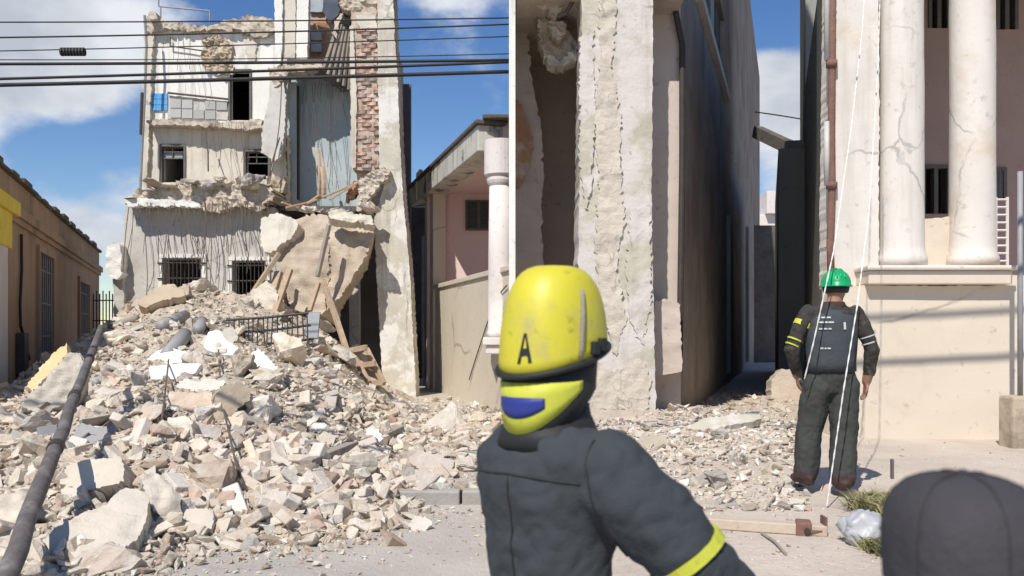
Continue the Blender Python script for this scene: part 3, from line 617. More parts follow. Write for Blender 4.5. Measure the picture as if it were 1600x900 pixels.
# ---- ochre house on the left
LP = Plane((-9.14, 16), (-.357, 1), (1, .357))
LH = empty('ochre_house', (-12, 24, 0), 'single storey ochre house with barred windows and dark roof coping', 'house')
aN, aF = LP.s_at(-70), LP.s_at(155); zt = 4.7
h1 = (LP.s_at(58), LP.s_at(80), 1.3, 3.55); h2 = (LP.s_at(122), LP.s_at(137), 1.4, 3.3)
mb = MB(); LP.wall(mb, aN, aF, 0, zt, .35, (h1, h2)); mb.build('wall', M['left_wall'], LH)
e = LP.p(aF, 0); mb = MB(); mb.box(e.x - 6, e.x - .35, e.y - .36, e.y - .02, 0, zt); mb.build('end_wall', M['left_wall'], LH)
mb = MB(); LP.box(mb, aN, aF + .1, 3.98, 4.16, 0, .12); LP.box(mb, aN, aF + .05, 3.86, 3.975, 0, .06); mb.build('cornice', M['left_wall'], LH)
a = aN; i = 0
while a < aF:
    w = rng.uniform(.5, 1.1); mb = MB(); zz = rng.uniform(.05, .16)
    LP.box(mb, a, min(a + w, aF + .1) - .01, zt + .002, zt + zz, -.45, rng.uniform(.05, .14)); mb.build('coping_stone', M['dark_cap'], LH, bevel=.02); a += w
mb = MB(); LP.box(mb, aN, aF, zt - .3, zt - .12, -3.4, -.36); mb.build('roof', M['soffit'], LH)
mb = MB(); LP.box(mb, aN, aF, 0, zt - .3, -3.2, -3.0); mb.build('inner_wall', M['room'], LH)
for h in (h1, h2):
    mb = MB()
    for (q0, q1, z0, z1) in ((h[0] - .12, h[0], h[2] - .1, h[3] + .14), (h[1], h[1] + .12, h[2] - .1, h[3] + .14), (h[0], h[1], h[3], h[3] + .14), (h[0] - .2, h[1] + .2, h[2] - .22, h[2] - .1)):
        LP.box(mb, q0, q1, z0, z1, -.1, .07)
    w = mb.build('window_surround', M['left_wall'], LH)
    n = 7
    for k in range(n):
        q = h[0] + (h[1] - h[0]) * (k + .5) / n; mb = MB(); mb.tube([LP.p(q, h[2], .02), LP.p(q, h[3], .02)], .016, 5); mb.build('grille_bar', M['grey_metal'], w)
    mb = MB()
    for k in range(3): LP.box(mb, h[0], h[1], h[2] + (h[3] - h[2]) * (k + .5) / 3 - .015, h[2] + (h[3] - h[2]) * (k + .5) / 3 + .015, .0, .012)
    mb.build('grille_rail', M['grey_metal'], w)
    mb = MB(); LP.box(mb, h[0], h[1], h[2], h[3], -.33, -.28); mb.build('shutter', M['shutter'], w)
# yellow porch canopy and pale door jamb at the near end
qa, qb = LP.s_at(-70), LP.s_at(34)
mb = MB(); LP.box(mb, qa, LP.s_at(10), 3.3, 3.95, .001, .10); LP.box(mb, qa, LP.s_at(18), 3.952, 4.22, .001, .16); mb.build('porch_canopy', M['yellow_paint'], LH, bevel=.02)
mb = MB(); LP.box(mb, qa, LP.s_at(4), 0, 3.298, .001, .09); mb.build('porch_pier', M['pale_paint'], LH, bevel=.02)
mb = MB(); LP.box(mb, LP.s_at(24), LP.s_at(31), .95, 1.75, .005, .16); mb.build('meter_box', M['dark_metal'], LH, bevel=.01)
mb = MB(); s0 = LP.s_at(29)
mb.tube([LP.p(s0, 3.7, .05), LP.p(s0 + .1, 3.0, .04), LP.p(s0 - .15, 2.3, .05), LP.p(s0 - .1, 1.9, .05), LP.p(s0 + .5, 1.45, .06), LP.p(s0 + .9, 1.2, .05)], .028, 6); mb.build('wall_cable', M['cable'], LH)
mb = MB(); mb.tube([LP.p(s0 - .25, 1.6, .05), LP.p(s0 - .3, .8, .05), LP.p(s0 - .2, .2, .06)], .05, 6); mb.build('conduit', M['dark_metal'], LH)
# ---- fence and low wall in the gap beside the collapsed building
FN = empty('iron_fence', (W(165, 0, 31).x, 31, .1), 'dark iron railing in the gap beside the ochre house', 'fence')
mb = MB(); mb.box(W(140, 0, 31).x, W(196, 0, 31).x, 30.9, 31.15, 0, 1.9); mb.build('plinth', M['dark_wall'], FN)
for k in range(9):
    px = 146 + k * 5; mb = MB(); mb.tube([W(px, 0, 31).xy.to_3d() + Vector((0, 0, 1.88)), W(px, 0, 31).xy.to_3d() + Vector((0, 0, 3.1 + .1 * (k % 2)))], .022, 5); mb.build('bar', M['dark_metal'], FN)
mb = MB()
for z in (2.15, 2.85): mb.box(W(143, 0, 31).x, W(190, 0, 31).x, 30.98, 31.03, z, z + .04)
mb.build('rail', M['dark_metal'], FN)
# ---- pink porch house
PP = Plane((-.1275, 18.1), (-.284, 1), (-1, -.284))
PH = empty('pink_house', (-.8, 21, .12), 'pink house with round porch column, beige base and mould stained parapet', 'house')
aF = PP.s_at(670); aC = PP.s_at(780)
zb = PP.z_at(680, 452)
mb = MB(); PP.wall(mb, -1.0, aF, .1, zb, .3); mb.build('base_wall', M['beige_wall'], PH, bevel=.01)
mb = MB(); PP.box(mb, -1.0, aF + .02, zb + .002, zb + .12, -.34, .05); mb.build('sill', M['beige_wall'], PH, bevel=.015)
zc0 = PP.z_at(668, 312); 
zT = PP.z_at(745, 213)
mb = MB(); PP.box(mb, PP.s_at(764), PP.s_at(652), zc0, zT, -.3, .25); mb.build('parapet', M['stained_parapet'], PH, bevel=.02)
mb = MB(); PP.box(mb, PP.s_at(764) - .1, PP.s_at(650), zT + .002, zT + .1, -.36, .31); mb.build('parapet_coping', M['dark_cap'], PH, bevel=.02)
mb = MB(); PP.box(mb, PP.s_at(760), PP.s_at(672), zc0 + .06, zc0 + .24, -2.2, -.31); mb.build('porch_roof', M['pink_wall'], PH)
yd = PP.p(PP.s_at(762), 0).y; xd = PP.p(PP.s_at(762), 0).x
mb = MB(); mb.box(xd - .1, 1.2, yd - .35, yd + .9, zT + .103, zT + .19); mb.build('front_eave', M['dark_cap'], PH, bevel=.02)
mb = MB(); mb.box(xd + .12, 1.2, yd, yd + .4, zc0 + .0, zT + .1); mb.build('front_beam', M['taupe'], PH, bevel=.02)
e = PP.p(aF, 0)
mb = MB(); mb.box(e.x, 1.4, 25.75, 26.0, .1, zT); bw = mb.build('back_wall', M['pink_wall'], PH)
mb = MB(); mb.box(1.4, 1.7, 17.5, 26.0, .1, zT); mb.build('far_wall', M['pink_wall'], PH)
p = W(727, 313, 25.73); q = W(768, 360, 25.73)
mb = MB(); mb.box(p.x, q.x, 25.67, 25.745, q.z, p.z); wf = mb.build('window', M['frame'], PH)
for k in range(2):
    a0 = p.x + .06 + k * (q.x - p.x) * .5; a1 = a0 + (q.x - p.x) * .5 - .1
    mb = MB(); mb.box(a0, a1, 25.64, 25.665, q.z + .06, p.z - .06); sh = mb.build('shutter', M['shutter'], wf)
    for t in range(7):
        z = q.z + .1 + t * (p.z - q.z - .2) / 7; mb = MB(); mb.obox(((a0 + a1) / 2, 25.625, z + .05), ((a1 - a0) / 2 - .04, 0, 0), (0, .012, .012), (0, -.01, .045)); mb.build('louvre', M['shutter'], sh)
# corner pilaster strip at the back, column, plinth
mb = MB(); PP.box(mb, PP.s_at(680), PP.s_at(667), .1, zc0, -.3, .06); mb.build('corner_pilaster', M['beige_wall'], PH, bevel=.01)
cpt = PP.p(aC, 0, -.03); z0 = zf(527, cpt.y); z1 = zf(292, cpt.y)
mb = MB(); mb.lathe((cpt.x, cpt.y, 0), [(.30, z0), (.30, z0 + .1), (.265, z0 + .16), (.255, (z0 + z1) / 2), (.235, z1)], 28); mb.build('column', M['pinkish_white'], PH, smooth=True)
mb = MB(); mb.lathe((cpt.x, cpt.y, 0), [(.235, z1 + .001), (.27, z1 + .06), (.29, z1 + .12), (.29, z1 + .2), (.34, z1 + .24), (.34, zc0 + .05)], 28); mb.build('capital', M['pinkish_white'], PH)
mb = MB(); mb.box(cpt.x - .36, cpt.x + .36, cpt.y - .36, cpt.y + .36, z0 - .16, z0 - .002); mb.box(cpt.x - .3, cpt.x + .3, cpt.y - .3, cpt.y + .3, z0 - .34, z0 - .162); mb.build('plinth', M['pinkish_white'], PH, bevel=.02)
mb = MB(); mb.tube([PP.p(PP.s_at(668), .2, .1), PP.p(PP.s_at(668), 2.0, .12), PP.p(PP.s_at(667), 4.6, .1)], .06, 8); mb.build('drain_pipe', M['grey_metal'], PH)
mb = MB(); mb.tube([PP.p(PP.s_at(795), 2.7, .04), PP.p(PP.s_at(782), 2.55, .03), PP.p(PP.s_at(768), 2.15, .03), PP.p(PP.s_at(745), 1.15, .03), PP.p(PP.s_at(735), .65, .03)], .013, 5); mb.build('wall_cable', M['cable'], PH)
# dark stained wall closing the passage between the pier and the pink house
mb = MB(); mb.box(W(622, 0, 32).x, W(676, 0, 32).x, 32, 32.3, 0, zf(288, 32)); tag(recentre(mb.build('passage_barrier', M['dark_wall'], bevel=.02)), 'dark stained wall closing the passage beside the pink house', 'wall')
o = slab('gate_pier', [(650, 272), (656, 262), (662, 268), (663, 310), (650, 312)], 26.6, M['beige_wall'], PH, thick=.3, cell=3, jit=.6)
# ---- overhead cables, from beyond the left edge to the wall on the right
def cable(y0, y1, d0, r, sag, label, group=None):
    a = W(-220, y0 + (y0 - y1) * .27, d0); b = Vector((-.045, 14.0 if d0 > 13 else 12.9, 0)); b.z = zf(y1, b.y)
    pts = []
    for i in range(25):
        t = i / 24; p = a.lerp(b, t); p.z -= sag * 4 * t * (1 - t) * .5; pts.append(p)
    mb = MB(); mb.tube(pts, r, 6); o = mb.build('overhead_cable', M['cable'], smooth=True)
    return tag(o, label, 'cable', group)
cable(33, 28, 14, .011, .05, 'topmost thin overhead wire strung above the street', 'thin overhead wires')
cable(56, 38, 14, .013, .08, 'second highest thin wire strung above the street', 'thin overhead wires')
cable(78, 57, 13.6, .009, .05, 'thin overhead wire carrying the ribbed black splice', 'thin overhead wires')
cable(90, 84, 14.2, .008, .1, 'hair thin wire just above the thick black cables', 'thin overhead wires')
cable(99, 94, 14, .024, .03, 'thick black cable above two others, nearly level over the street', None)
cable(122, 97, 13.8, .022, .04, 'thick black cable between the other two, rising towards its wall', None)
cable(132, 112, 13.5, .030, .03, 'thickest and lowest black cable strung over the street', None)
for (yy, z_, lab) in ((7.0, 6.55, 'upper of two thick cables strung high before the porch house'), (7.05, 5.95, 'lower of two thick cables strung high before the porch house')):
    mb = MB(); mb.tube([(-14 + k * 1.4, yy, z_ + .006 * (k - 12) ** 2 * .6 + (k - 12) * .07) for k in range(22)], .028, 8); tag(mb.build('overhead_cable', M['cable'], smooth=True), lab, 'cable')
mb = MB(); mb.tube([W(95, 79, 13.2), W(133, 79.5, 13.2)], .035, 8)
for k in range(8): c = W(97 + k * 4.8, 81, 13.2); mb.tube([c - Vector((.015, 0, 0)), c + Vector((.015, 0, 0))], .062, 10)
sp = mb.build('cable_splice', M['cable']); tag(recentre(sp), 'ribbed black splice hanging on a thin overhead wire', 'splice')

# ================================================================== RIGHT SIDE: peeling building, alley, porch house
G0 = .3
A = empty('peeling_building', (1.2, 12.4, .5), 'tall peeling building with thick stained pillar and shadowed recess beside the alley', 'building')
HT = 14.5
mb = MB(); mb.box(-.04, .045, 12.0, 17.2, -.01, HT); mb.build('corner_wall', M['white_plaster'], A)
slab('pillar', [(911, -190), (1021, -190), (1020, 100), (1018, 300), (1022, 500), (1024, 600), (1027, 690), (913, 690), (904, 500), (903, 420), (907, 200)], 12.0, M['peel'], A, thick=.85, cell=7, jit=1.6, relief=.035, rs=1.3, seed=81)
slab('pillar_foot', [(918, 640), (1030, 640), (1032, 700), (916, 700)], 11.93, M['right_ground'], A, thick=.5, cell=6, jit=2, relief=.05, rs=2, seed=82)
for (poly, m_, sd_) in (([(934, -180), (968, -180), (962, 40), (956, 110), (970, 180), (968, 260), (976, 330), (964, 420), (978, 500), (962, 560), (936, 470), (930, 380), (936, 280), (928, 190), (938, 90)], 'chunk2', 3), ([(906, 60), (926, 40), (930, 170), (924, 300), (914, 330), (905, 250)], 'yellowed', 5), ([(985, 330), (1016, 320), (1018, 470), (1004, 540), (984, 500), (978, 420)], 'peel', 7), ([(920, 560), (960, 580), (1000, 560), (1018, 590), (1014, 640), (920, 640)], 'chunk2', 9)):
    slab('peeling_render', poly, 11.97, M['peel' if m_ == 'yellowed' else m_], A, thick=.07, cell=4, jit=3, relief=.025 if m_ != 'chunk2' else .045, rs=3, seed=200 + sd_)
zs = 6.3
mb = MB(); mb.box(.06, 2.35, 12.1, 17.0, zs, zs + .3); mb.build('porch_ceiling', M['broken_concrete'], A)
mb = MB(); mb.box(.06, 2.4, 15.3, 15.6, 0, HT); mb.build('back_wall', M['taupe'], A)
slab('inner_pilaster', [(803, -80), (812, -80), (824, 40), (830, 120), (844, 190), (850, 260), (846, 330), (850, 480), (850, 640), (803, 640)], 13.6, M['taupe'], A, thick=.5, cell=6, jit=2.5, relief=.08, rs=2, seed=83)
slab('torn_plaster', [(803, 150), (818, 170), (832, 215), (828, 260), (812, 290), (803, 300)], 13.5, M['orange_plaster'], A, thick=.06, cell=5, jit=2.5, relief=.05, rs=3, seed=84)
for (poly, dd, sd_) in (([(826, -60), (912, -60), (910, 18), (892, 6), (868, 22), (842, 14)], 12.5, 1), ([(838, 30), (858, 24), (880, 40), (900, 66), (908, 92), (880, 100), (862, 104), (846, 78)], 12.9, 2), ([(858, 32), (880, 30), (886, 50), (872, 64), (860, 54)], 12.7, 4), ([(850, 84), (874, 92), (900, 76), (909, 88), (880, 104), (858, 102)], 12.75, 5)):
    slab('hanging_lump', poly, dd, M['broken_concrete'] if sd_ != 5 else M['chunk2'], A, thick=.35, cell=4, jit=4, relief=.2, rs=3.5, seed=90 + sd_)
mb = MB(); mb.tube([W(880, -40, 12.4), W(894, 5, 12.35), W(884, 20, 12.35), W(872, 26, 12.4)], .03, 6); mb.build('rebar', M['rebar'], A)
# pier in the pillar's shade, plinth block and downpipe at the alley corner
p = W(1018, 0, 12.82); q = W(1064, 0, 12.82)
mb = MB(); mb.box(p.x - .1, q.x, 12.82, 17.0, 0, 6.68); mb.build('corner_pier', M['taupe'], A, bevel=.02)
slab('corner_plinth', [(1022, 472), (1040, 466), (1062, 474), (1066, 580), (1022, 590)], 12.45, M['taupe'], A, thick=.38, cell=5, jit=1.5, relief=.05, rs=2, seed=95)
mb = MB(); mb.tube([W(1048, -60, 12.7), W(1056, 20, 12.7), W(1066, 70, 12.74), W(1066, 250, 12.74), W(1063, 470, 12.74), W(1062, 560, 12.7)], .045, 8); mb.build('downpipe', M['dark_metal'], A)
# bay above the view, added to shade the alley; plain upper storeys behind it
mb = MB(); mb.box(.06, 3.7, 11.7, 13.3, 8.6, 17.5); mb.build('alley_shade_bay', M['peel'], A)
mb = MB(); mb.box(.06, 2.4, 12.3, 17.0, 6.75, 8.59); mb.box(.06, 2.4, 13.31, 17.0, 8.592, HT); mb.build('upper_storeys', M['peel'], A)
AL = Plane((q.x, 12.85), (.312, 1), (1, -.312))
wy = (AL.s_at(1088), AL.s_at(1132)); wz = (AL.z_at(1110, 68), AL.z_at(1110, -70))
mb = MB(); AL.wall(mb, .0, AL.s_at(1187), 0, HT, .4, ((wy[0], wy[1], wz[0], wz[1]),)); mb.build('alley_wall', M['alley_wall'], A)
mb = MB(); AL.box(mb, .3, AL.s_at(1187), HT - .5, HT - .2, -4, -.4); mb.build('roof', M['soffit'], A)
mb = MB(); AL.box(mb, wy[0] - .1, wy[1] + .2, wz[0] - .16, wz[0], -.1, .12); sl_ = mb.build('window_sill', M['pinkish_white'], A, bevel=.01)
for k in range(5):
    a0 = wy[0] + (wy[1] - wy[0]) * k / 5; a1 = wy[0] + (wy[1] - wy[0]) * (k + 1) / 5
    mb = MB(); AL.box(mb, a0 + .02, a1 - .02, wz[0], wz[1], -.14 - .03 * (k % 2), -.1 - .03 * (k % 2)); mb.build('shutter_leaf', M['blue_plaster'] if k % 2 else M['frame'], A)
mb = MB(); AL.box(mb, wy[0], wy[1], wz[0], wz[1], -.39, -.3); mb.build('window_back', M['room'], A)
for (px_, y0_, y1_) in ((1135, 260, 520), (1165, 300, 520)):
    a0 = AL.s_at(px_); mb = MB(); AL.box(mb, a0, a0 + 1.1, AL.z_at(px_, y1_) - 1.0, AL.z_at(px_, y0_) - 1.2, .002, .1); mb.build('door', M['alley_green'], A)
# ---- porch house on the right of the alley
H = empty('porch_house', (5.5, 10.8, .5), 'pale porch house with two round columns on a high beige base', 'house')
YF = 10.5
def hx(px, Y=YF): return (px - CX) / F * Y
slab('base_wall', [(1301, 446), (1700, 446), (1700, 720), (1303, 720)], YF, M['house_wall'], H, thick=.35, cell=8, jit=1, relief=.02, rs=.8, seed=101)
mb = MB(); mb.box(hx(1350), hx(1572), YF - .14, YF + 1.0, zf(445, YF), zf(424, YF)); mb.build('ledge', M['house_wall'], H, bevel=.015)
mb = MB(); mb.box(hx(1346), hx(1578), YF - .19, YF + 1.0, zf(423.6, YF), zf(416, YF)); mb.build('ledge_moulding', M['house_white'], H, bevel=.02)
slab('corner_pilaster', [(1308, -190), (1372, -190), (1374, 200), (1372, 449), (1303, 449), (1303, 300), (1306, 100)], 10.75, M['house_white'], H, thick=.5, cell=6, jit=1.2, relief=.03, rs=1.2, seed=102)
def column(px0, px1, Y, ybot, name='column'):
    c = W((px0 + px1) / 2, 0, Y); r = (px1 - px0) / 2 / F * Y; zb_ = zf(ybot, Y)
    mb = MB(); n = 30; prof = [(r * 1.16, zb_), (r * 1.16, zb_ + .1), (r * 1.06, zb_ + .16), (r * 1.04, zb_ + .22)] + [(r * (1.03 - .06 * t / 10), zb_ + .3 + t * .45) for t in range(11)]
    mb.lathe((c.x, c.y + .0, 0), prof, n)
    o = mb.build(name, M['house_white'], H, smooth=True)
    for v in o.data.vertices:
        v.co.x += .008 * fbm(v.co, 2.2, 4); v.co.y += .008 * fbm(v.co, 2.2, 9)
    return o
column(1377, 1441, 10.8, 416); column(1486, 1552, 10.8, 416)
slab('porch_parapet', [(1438, 342), (1490, 338), (1490, 425), (1438, 425)], 10.85, M['house_wall'], H, thick=.3, cell=6, jit=1, relief=.02, seed=103)
mb = MB(); mb.box(5.0, 12, 10.4, 14, 7.0, 7.4); mb.build('porch_roof', M['house_white'], H)
mb = MB(); mb.box(4.9, 12, YF + .4, 13.5, zf(440, YF) - .2, zf(424, YF) - .02); mb.build('porch_floor', M['house_wall'], H)
wp = W(1436, 180, 13.4); wq = W(1488, 332, 13.4)
RW = Plane((5.05, 13.5), (1, 0), (0, -1))
holes = []
for (a, b, c, d) in ((1440, 258, 1484, 334), (1450, -60, 1484, 44), (1556, -60, 1590, 46), (1553, 262, 1572, 310)):
    P1 = W(a, b, 13.5); P2 = W(c, d, 13.5); holes.append((P1.x - RW.O.x, P2.x - RW.O.x, P2.z, P1.z))
mb = MB(); RW.wall(mb, 0, 8, 2.2, 7.0, .3, holes); mb.build('porch_back_wall', M['porch_wall'], H)
mb = MB(); mb.box(RW.O.x, RW.O.x + 8, 14.6, 14.7, 2.2, 7); mb.build('room_wall', M['room'], H)
for h in holes:
    mb = MB(); t = .05
    RW.box(mb, h[0], h[0] + t, h[2], h[3], -.12, .03); RW.box(mb, h[1] - t, h[1], h[2], h[3], -.12, .03); RW.box(mb, h[0] + t, h[1] - t, h[3] - t, h[3], -.12, .03)
    m_ = (h[0] + h[1]) / 2; RW.box(mb, m_ - .03, m_ + .03, h[2], h[3] - t, -.11, .02)
    mb.build('window_frame', M['frame'], H)
# iron gate panel at the right, and the alley-side wall with pipes
GT = MB()
for px_ in (1556, 1574): GT.tube([W(px_, 308, 11.4), W(px_, 415, 11.4)], .02, 6)
for k in range(9): GT.tube([W(1556, 312 + k * 12, 11.4), W(1574, 312 + k * 12, 11.4)], .015, 5)
GT.build('louvre_panel', M['pinkish_white'], H)
AR = Plane((hx(1301, 10.9), 10.9), (.29, 1), (-1, .29))
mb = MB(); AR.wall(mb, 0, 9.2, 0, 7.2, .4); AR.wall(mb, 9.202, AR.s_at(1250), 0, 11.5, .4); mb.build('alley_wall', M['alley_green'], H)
mb = MB(); AR.box(mb, 9.3, AR.s_at(1250), 11.2, 11.5, -5, -.41); AR.box(mb, 0, 9.2, 6.9, 7.2, -5, -.41); mb.build('roof', M['soffit'], H)
mb = MB(); mb.tube([W(1292, -120, 10.7), W(1292, 94, 10.7)], .035, 8); mb.tube([W(1292, 190, 10.7), W(1292, 290, 10.7)], .035, 8); mb.build('pale_pipe', M['pvc'], H, smooth=True)
mb = MB(); mb.tube([W(1300, -120, 10.7), W(1300, 96, 10.7), W(1299, 200, 10.7), W(1300, 296, 10.7), W(1297, 380, 10.7), W(1299, 440, 10.7)], .045, 8)
for y in (100, 290): mb.tube([W(1299.5, y - 5, 10.7), W(1299.5, y + 5, 10.7)], .07, 8)
mb.build('rusty_pipe', M['rust'], H, smooth=True)
# lower annex deeper in the alley, and what closes its far end
mb = MB(); a = W(1216, 0, 20.5); AX = Plane((a.x, 20.5), (.285, 1), (-1, .285)); AX.box(mb, 0, 9, 0, zf(232, 20.5), -1.6, 0); AX.box(mb, .3, 2.4, zf(232, 20.5) + .002, zf(216, 20.5), -1.1, -.15); tag(recentre(mb.build('alley_annex', M['alley_green'], bevel=.03)), 'dark low annex standing inside the narrow alley', 'annex')
mb = MB(); mb.beam(W(1183, 206, 24), W(1246, 236, 22), .25, .3); mb.beam(W(1205, 212, 23.5), W(1240, 224, 22.2), .1, .12); tag(recentre(mb.build('alley_beam', M['soffit'])), 'sloping dark beam spanning the alley against the sky', 'beam')
mb = MB(); a = W(1166, 0, 38); b_ = W(1216, 0, 38); mb.box(a.x, b_.x, 38, 38.2, 0, zf(352, 38)); tag(recentre(mb.build('alley_gate', M['soffit'], bevel=.02)), 'dark gate closing the far end of the alley', 'gate')
mb = MB(); a = W(1150, 0, 62); mb.box(a.x, a.x + 6, 62, 70, 0, zf(335, 62)); mb.box(a.x + 2.0, a.x + 3.2, 61.5, 64, zf(335, 62) + .01, zf(300, 62)); 
far = mb.build('far_house', M['pinkish_white'], bevel=.02); tag(recentre(far), 'small pale house at the far end of the alley', 'house')
mb = MB(); mb.tube([W(1180, 175, 26), W(1215, 180, 26), W(1252, 186, 26)], .02, 5); tag(recentre(mb.build('alley_wire', M['cable'])), 'thin dark wire crossing the sky above the alley', 'wire')
# pole at the right edge on its yellowish footing
PO = empty('steel_pole', (hx(1595, 9.8), 9.8, .5), 'slim grey steel pole on yellowish footing before the porch house', 'pole')
mb = MB(); mb.tube([W(1594, 268, 9.8), W(1594, 618, 9.8)], .028, 10); mb.build('shaft', M['grey_metal'], PO, smooth=True)
c = W(1595, 655, 9.8); mb = MB(); mb.box(c.x - .17, c.x + .17, 9.65, 9.95, .45, zf(618, 9.8)); mb.build('footing', M['tan_slab'], PO, bevel=.03)
# ================================================================== RUBBLE PIECES
def chunk_mesh(name, seed, dims, m, npts=16, cuts=1, amp=.05, boxy=.5):
    r = random.Random(seed); bm = bmesh.new()
    for _ in range(npts):
        v = Vector((r.uniform(-1, 1), r.uniform(-1, 1), r.uniform(-1, 1)))
        mx_ = max(abs(v.x), abs(v.y), abs(v.z)); v = v.lerp(v / mx_, boxy)
        bm.verts.new((v.x * dims[0] / 2, v.y * dims[1] / 2, v.z * dims[2] / 2))
    res = bmesh.ops.convex_hull(bm, input=bm.verts)
    bmesh.ops.delete(bm, geom=[g for g in res['geom_interior'] if isinstance(g, bmesh.types.BMVert)], context='VERTS')
    bmesh.ops.dissolve_limit(bm, angle_limit=R(9), verts=bm.verts, edges=bm.edges)
    bmesh.ops.triangulate(bm, faces=bm.faces)
    for c in range(cuts):
        bmesh.ops.subdivide_edges(bm, edges=bm.edges[:], cuts=1, use_grid_fill=True)
    if amp:
        a = amp * min(dims)
        for v in bm.verts:
            v.co += v.co.normalized() * a * (nz3(v.co, 3.0 / max(dims), seed) * 1.4 + nz3(v.co, 8.0 / max(dims), seed + 2))
    bmesh.ops.recalc_face_normals(bm, faces=bm.faces)
    me = bpy.data.meshes.new(name); bm.to_mesh(me); bm.free()
    if m: me.materials.append(m)
    return me
def brick_mesh(seed, m, half=False):
    r = random.Random(seed); lx = .27 * (r.uniform(.45, .65) if half else 1)
    bm = bmesh.new(); bmesh.ops.create_cube(bm, size=1)
    for v in bm.verts: v.co = Vector((v.co.x * lx, v.co.y * .13, v.co.z * .075)) + Vector((r.uniform(-.012, .012) * (3 if half and v.co.x > 0 else 1), r.uniform(-.006, .006), r.uniform(-.005, .005)))
    bmesh.ops.bevel(bm, geom=bm.edges[:], offset=.007, segments=1, affect='EDGES')
    me = bpy.data.meshes.new('brick_piece'); bm.to_mesh(me); bm.free(); me.materials.append(m); return me
BR = [brick_mesh(i, M['loose_brick'], i % 2 == 1) for i in range(8)]
CH = [chunk_mesh('chunk_piece', 40 + i, (1, rng.uniform(.6, .95), rng.uniform(.38, .7)), M['chunk'] if i % 3 else M['warm_chunk'], 20, 2, .15, .35) for i in range(20)]
FL = [chunk_mesh('flat_piece', 80 + i, (1, rng.uniform(.6, .95), rng.uniform(.14, .24)), M['chunk'] if i % 2 else M['warm_chunk'], 20, 2, .16, .6) for i in range(10)]
def put(name, me, p, size, label, cat, group, tilt=.45, sink=.25, rr=rng, rot=None):
    o = bpy.data.objects.new(name, me); COL.objects.link(o)
    o.scale = (size,) * 3 if not hasattr(size, '__len__') else size
    o.rotation_euler = rot or (rr.gauss(0, tilt), rr.gauss(0, tilt), rr.uniform(0, 6.28))
    z = [((o.rotation_euler.to_matrix() @ Vector([a * b for a, b in zip(c, o.scale)])).z) for c in [v.co for v in me.vertices]]
    lo, hi = min(z), max(z)
    o.location = (p.x, p.y, p.z - lo - (hi - lo) * sink)
    return tag(o, label, cat, group)
# unique large pieces, traced where they lie: (name, outline, normal, thickness, material, label)
def big(name, poly, n, thick, m, label, cat='concrete chunk', relief=.06, rs=2.0, jit=2.0, cell=4, lift=0.0, depth=None, seed=None, base=None):
    yb = max(p[1] for p in poly); xb = sum(p[0] for p in poly) / len(poly)
    bx = base or (xb, yb - 3)
    P = solve(*bx) if depth is None else W(bx[0], bx[1], depth)
    o = slab(name, poly, P.y - lift, m, None, thick=thick, n=n, anchor=bx, jit=jit, relief=relief, rs=rs, cell=cell, seed=(seed if seed is not None else xb * .13), back=relief * 2)
    return tag(recentre(o), label, cat)
big('concrete_piece', [(62, 868), (66, 842), (90, 822), (130, 800), (165, 790), (190, 762), (222, 765), (232, 782), (226, 815), (215, 838), (190, 858), (150, 878), (110, 890), (78, 890)], (.1, -.55, 1), .32, M['chunk2'], 'largest pale concrete slab lying flat beside the fallen pole', relief=.09, rs=1.6, lift=.1)
big('concrete_piece', [(92, 748), (105, 726), (140, 715), (186, 712), (193, 728), (192, 752), (170, 760), (140, 768), (112, 778), (95, 772)], (-.1, -1, .75), .3, M['chunk2'], 'blocky concrete slab with flat top wedged above the largest slab', relief=.06, lift=.15)
big('concrete_piece', [(222, 745), (240, 735), (262, 748), (282, 775), (284, 808), (262, 815), (240, 800), (226, 775)], (.5, -1, .5), .3, M['chunk2'], 'rounded grey concrete block tilted beside the largest slab', relief=.12, rs=2.4, lift=.1)
big('concrete_piece', [(-30, 800), (0, 778), (38, 768), (56, 776), (44, 806), (20, 826), (-30, 840)], (.2, -.9, .7), .3, M['chunk2'], 'rough grey boulder partly under the fallen pole', relief=.12, rs=2.2, lift=.1)
big('concrete_piece', [(-20, 868), (14, 842), (24, 850), (10, 876), (-20, 890)], (.2, -.7, 1), .2, M['chunk2'], 'narrow pale slab beside the foot of the fallen pole')
big('painted_piece', [(42, 604), (62, 576), (92, 542), (106, 536), (104, 550), (82, 578), (62, 604), (50, 612)], (-.3, -.6, 1), .16, M['yellow_slab'], 'slanting slab with one ochre yellow painted face', relief=.05, lift=.3)
big('concrete_piece', [(34, 636), (48, 614), (64, 604), (84, 578), (106, 552), (120, 550), (134, 572), (126, 610), (100, 636), (66, 648)], (.15, -1, .5), .3, M['chunk'], 'cream slab leaning against the yellow painted slab', relief=.12, lift=.1)
big('white_panel', [(224, 566), (246, 548), (268, 543), (290, 550), (314, 560), (313, 566), (284, 566), (250, 572), (226, 574)], (-.1, -.6, 1), .08, M['white_slab'], 'smooth white broken panel, upper of two plates on the heap', relief=.01, jit=.6, cell=3, lift=.12)
big('white_panel', [(232, 573), (284, 568), (314, 568), (306, 582), (288, 592), (262, 593), (236, 592)], (.05, -1, .6), .08, M['white_slab'], 'smooth white broken panel, lower of two plates on the heap', relief=.01, jit=.6, cell=3, lift=.12)
big('white_panel', [(318, 540), (326, 518), (344, 516), (352, 530), (372, 544), (362, 556), (340, 552), (326, 548)], (.1, -.8, 1), .08, M['white_slab'], 'bright white shard beside a round boulder', relief=.015, jit=.8, cell=3, lift=.15)
big('white_panel', [(392, 552), (404, 545), (420, 560), (433, 576), (420, 580), (398, 576)], (-.1, -.9, .8), .15, M['white_slab'], 'white faced plaster block with dark underside', relief=.02, jit=.8, cell=3, lift=.2)
